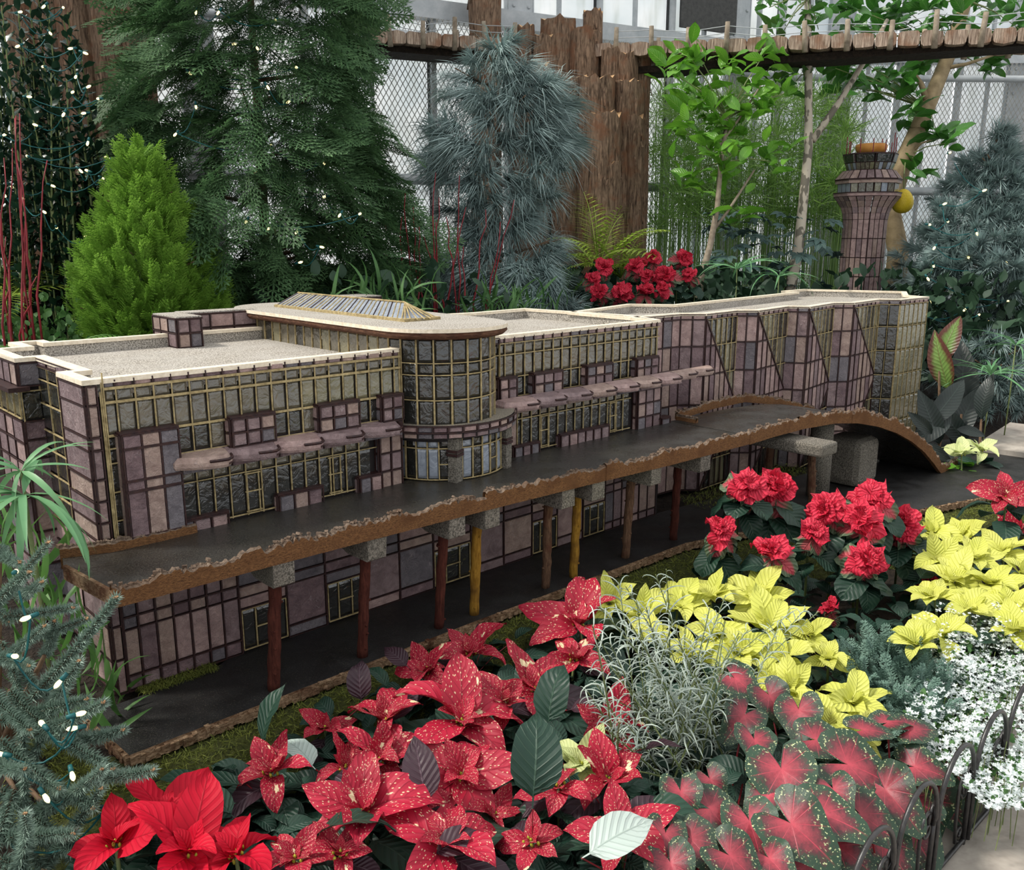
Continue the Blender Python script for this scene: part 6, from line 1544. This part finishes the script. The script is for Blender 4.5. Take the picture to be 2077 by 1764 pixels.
# ---------------------------------------------------------------- spruce in the left foreground
t_ = thing('spruce_tree', 'blue green spruce boughs filling the lower left corner in front of the building', 'tree', px2z(20, 1560, -.16))
def bough(p0, p1, r_, seed, nl=.022, dens=1.0):
    rg = random.Random(seed); L = np.linalg.norm(p1-p0); side = np.cross(p1-p0, [0, 0, 1.0]); side /= np.linalg.norm(side); c = (p0+p1)/2+side*rg.uniform(-.02, .02)-[0, 0, .01]
    P = [p0*(1-u)**2+2*c*u*(1-u)+p1*u*u for u in np.linspace(0, 1, 8)]; b_ = B(); b_.tube(P, np.linspace(.0045, .0022, 8), 6, 0)
    Mn = []; n = int(L*2600*dens)
    for k in range(n):
        u = k/n; p = p0*(1-u)**2+2*c*u*(1-u)+p1*u*u; ax = (p1-p0)/L; a = k*2.39; w = np.cross(ax, side); rd = side*math.cos(a)+w*math.sin(a)
        if w[2]*math.sin(a) < -.8 and rg.random() < .5: continue
        d = rd*.8+ax*(.75+u*.4); Mn.append(frame(p+rd*.002, d, rg.uniform(-1, 1), nl*rg.uniform(.75, 1.15)*(1-.3*u**4), up=ax))
    b_.inst(SN, Mn, 1)
    for k in range(6): b_.tube([P[-1], P[-1]+dirv(rg.uniform(0, 6), rg.uniform(0, 1))*.006], [.003, .0015], 4, 2)
    put('bough', b_.mesh('bough', [STEMB, L_SPR, m_tip]), t_)
m_tip = m_simple('bud_brown', hexc(150,110,80), hexc(196,160,120), 40)
SN = needleT(1, .125, .6)
BW = [(60,1420,235,1212),(-30,1250,98,1100),(0,1215,60,1160),(10,1250,150,1232),(60,1290,175,1255),(40,1210,85,1180),(0,1340,90,1270),(0,1460,175,1418),(70,1490,210,1425),(110,1420,60,1560),(40,1430,50,1640),(0,1500,120,1600),(100,1640,208,1560),(180,1580,310,1562),(85,1764,205,1600),(0,1600,130,1700),(-20,1700,150,1690),(40,1764,50,1650),(60,1560,190,1640),(90,1480,230,1560),(20,1400,130,1500),(0,1300,40,1420),(-20,1400,60,1480),(0,1640,90,1764),(120,1600,60,1720),(60,1700,190,1740),(0,1740,120,1800),(-30,1180,20,1260),(40,1350,120,1420),(100,1440,160,1340),(60,1650,160,1600),(-20,1540,50,1560),(30,1600,-10,1720),(150,1500,250,1480),(110,1690,200,1790),(10,1760,40,1850),(90,1330,110,1260),(-20,1330,60,1350),(0,1110,40,1140)]
for i, (x0, y0, x1, y1) in enumerate(BW):
    dd_ = 2.0-(y0-1100)/664*.25+rs.uniform(-.08, .08); bough(px2d(x0, y0, dd_+.12), px2d(x1, y1, dd_), rs, 700+i, .026 if y0 > 1350 else .022)
b = B(); c = px2z(0, 1600, -.16)
for (x0, y0, x1, y1) in BW[::2]:
    p = px2d(x0, y0, 2.05); b.tube([c+[rs.uniform(-.05, .05), rs.uniform(-.05, .05), .05], (c+p)/2+[0, 0, .05], p], [.012, .008, .005], 6)
put('branches', b.mesh('branches', STEMB, True), t_)
bulbs('warm bulbs on twisted teal cable in the left foreground spruce', [px2d(x, y, 1.78+rs.uniform(-.02, .06)) for x, y in [(25,1330),(125,1378),(152,1450),(158,1475),(8,1530),(90,1472),(145,1565),(62,1250),(30,1160),(88,1610),(215,1640),(35,1720)]], None, True, 1.0, 6)

# left umbrella papyrus in front of the side wall
umbrella('umbrella papyrus before the left side wall, upper head of broad green leaves', px2d(43, 955, 2.15), 13, .21, 21, -.1, w=.075, elr=(-.5, .9))
umbrella('umbrella papyrus before the left side wall, lower head of long drooping leaves', px2d(47, 1003, 2.1), 18, .28, 22, -.1, w=.07, elr=(-.9, .5))
filler('strap_grass', 'broad green strap leaves behind the spruce at the left wall', [(20, 1120), (60, 1150), (100, 1180), (140, 1230), (180, 1300), (0, 1050), (210, 1380), (60, 1350)], 2.35, m_leaf('strap_green', hexc(50,96,40), hexc(110,156,80), None, .5, .3, 0, island=True), [leafT(1, .10, 2, 6, .3, 1.1, .9, 0, .7, seed=90+k) for k in range(3)], 11, (.12, .24), seed=9, down=.12, spread=.05)

# ---------------------------------------------------------------- iron edging fence
t_ = thing('iron_edging', 'low black wrought iron garden edging of hoops and scrolls in the lower right corner', 'garden fence', (1.1, -1.765, -.205))
Y0 = -1.765; zb = -.195; sp_ = .215; x = .06
def rod(pts_, r_, name):
    b_ = B(); b_.tube(pts_, r_, 8); put(name, b_.mesh(name, IRON, True), t_)
def spiral(cx, cz, r0, turns, a0, sgn, n=20):
    return [(cx+sgn*r0*(1-.62*k/n)*math.cos(a0+2*math.pi*turns*k/n), Y0+.004, cz+r0*(1-.62*k/n)*math.sin(a0+2*math.pi*turns*k/n)) for k in range(n+1)]
for i in range(11):
    a, c = x+sp_*i, x+sp_*(i+1); m_ = (a+c)/2; w = sp_/2
    hoop = [(a+.012, Y0-.006, zb)]+[(a+.012, Y0-.006, zb+.10)]+[(m_-w*math.cos(t)*.93, Y0-.006, -.015+.122*math.sin(t)) for t in np.linspace(0, math.pi, 18)]+[(c-.004, Y0, -.04)]
    rod(hoop, .0058, 'hoop')
    inner = [(c+.045, Y0+.004, zb+.012)]+[(c+.034, Y0+.004, -.12)]+[(c-.02-.045*math.cos(t-math.pi) if False else c+.008+.03*math.cos(t), Y0+.004, -.052+.06*math.sin(t)) for t in np.linspace(0, math.pi*.9, 10)]
    rod(inner, .0042, 'inner_arch')
    inner = [(c-.045, Y0+.004, zb+.012), (c-.055, Y0+.004, -.12)]+[(c-.03-.03*math.cos(t), Y0+.004, -.052+.05*math.sin(t)) for t in np.linspace(0, math.pi*.95, 10)]
    rod(inner, .0042, 'inner_arch')
    rod(spiral(c+.022, -.05, .02, 1.1, math.pi, -1), .0036, 'scroll'); rod(spiral(c-.022, -.05, .02, 1.1, math.pi, 1), .0036, 'scroll')
    rod(spiral(c+.026, zb+.03, .022, 1.0, -math.pi/2, 1), .0036, 'scroll'); rod(spiral(c-.026, zb+.03, .022, 1.0, -math.pi/2, -1), .0036, 'scroll')
    rod([(c, Y0, zb-.01), (c, Y0, .01)], .006, 'stake')
rod([(x, Y0, zb), (x+sp_*11+.05, Y0, zb)], .0062, 'bottom_rail')
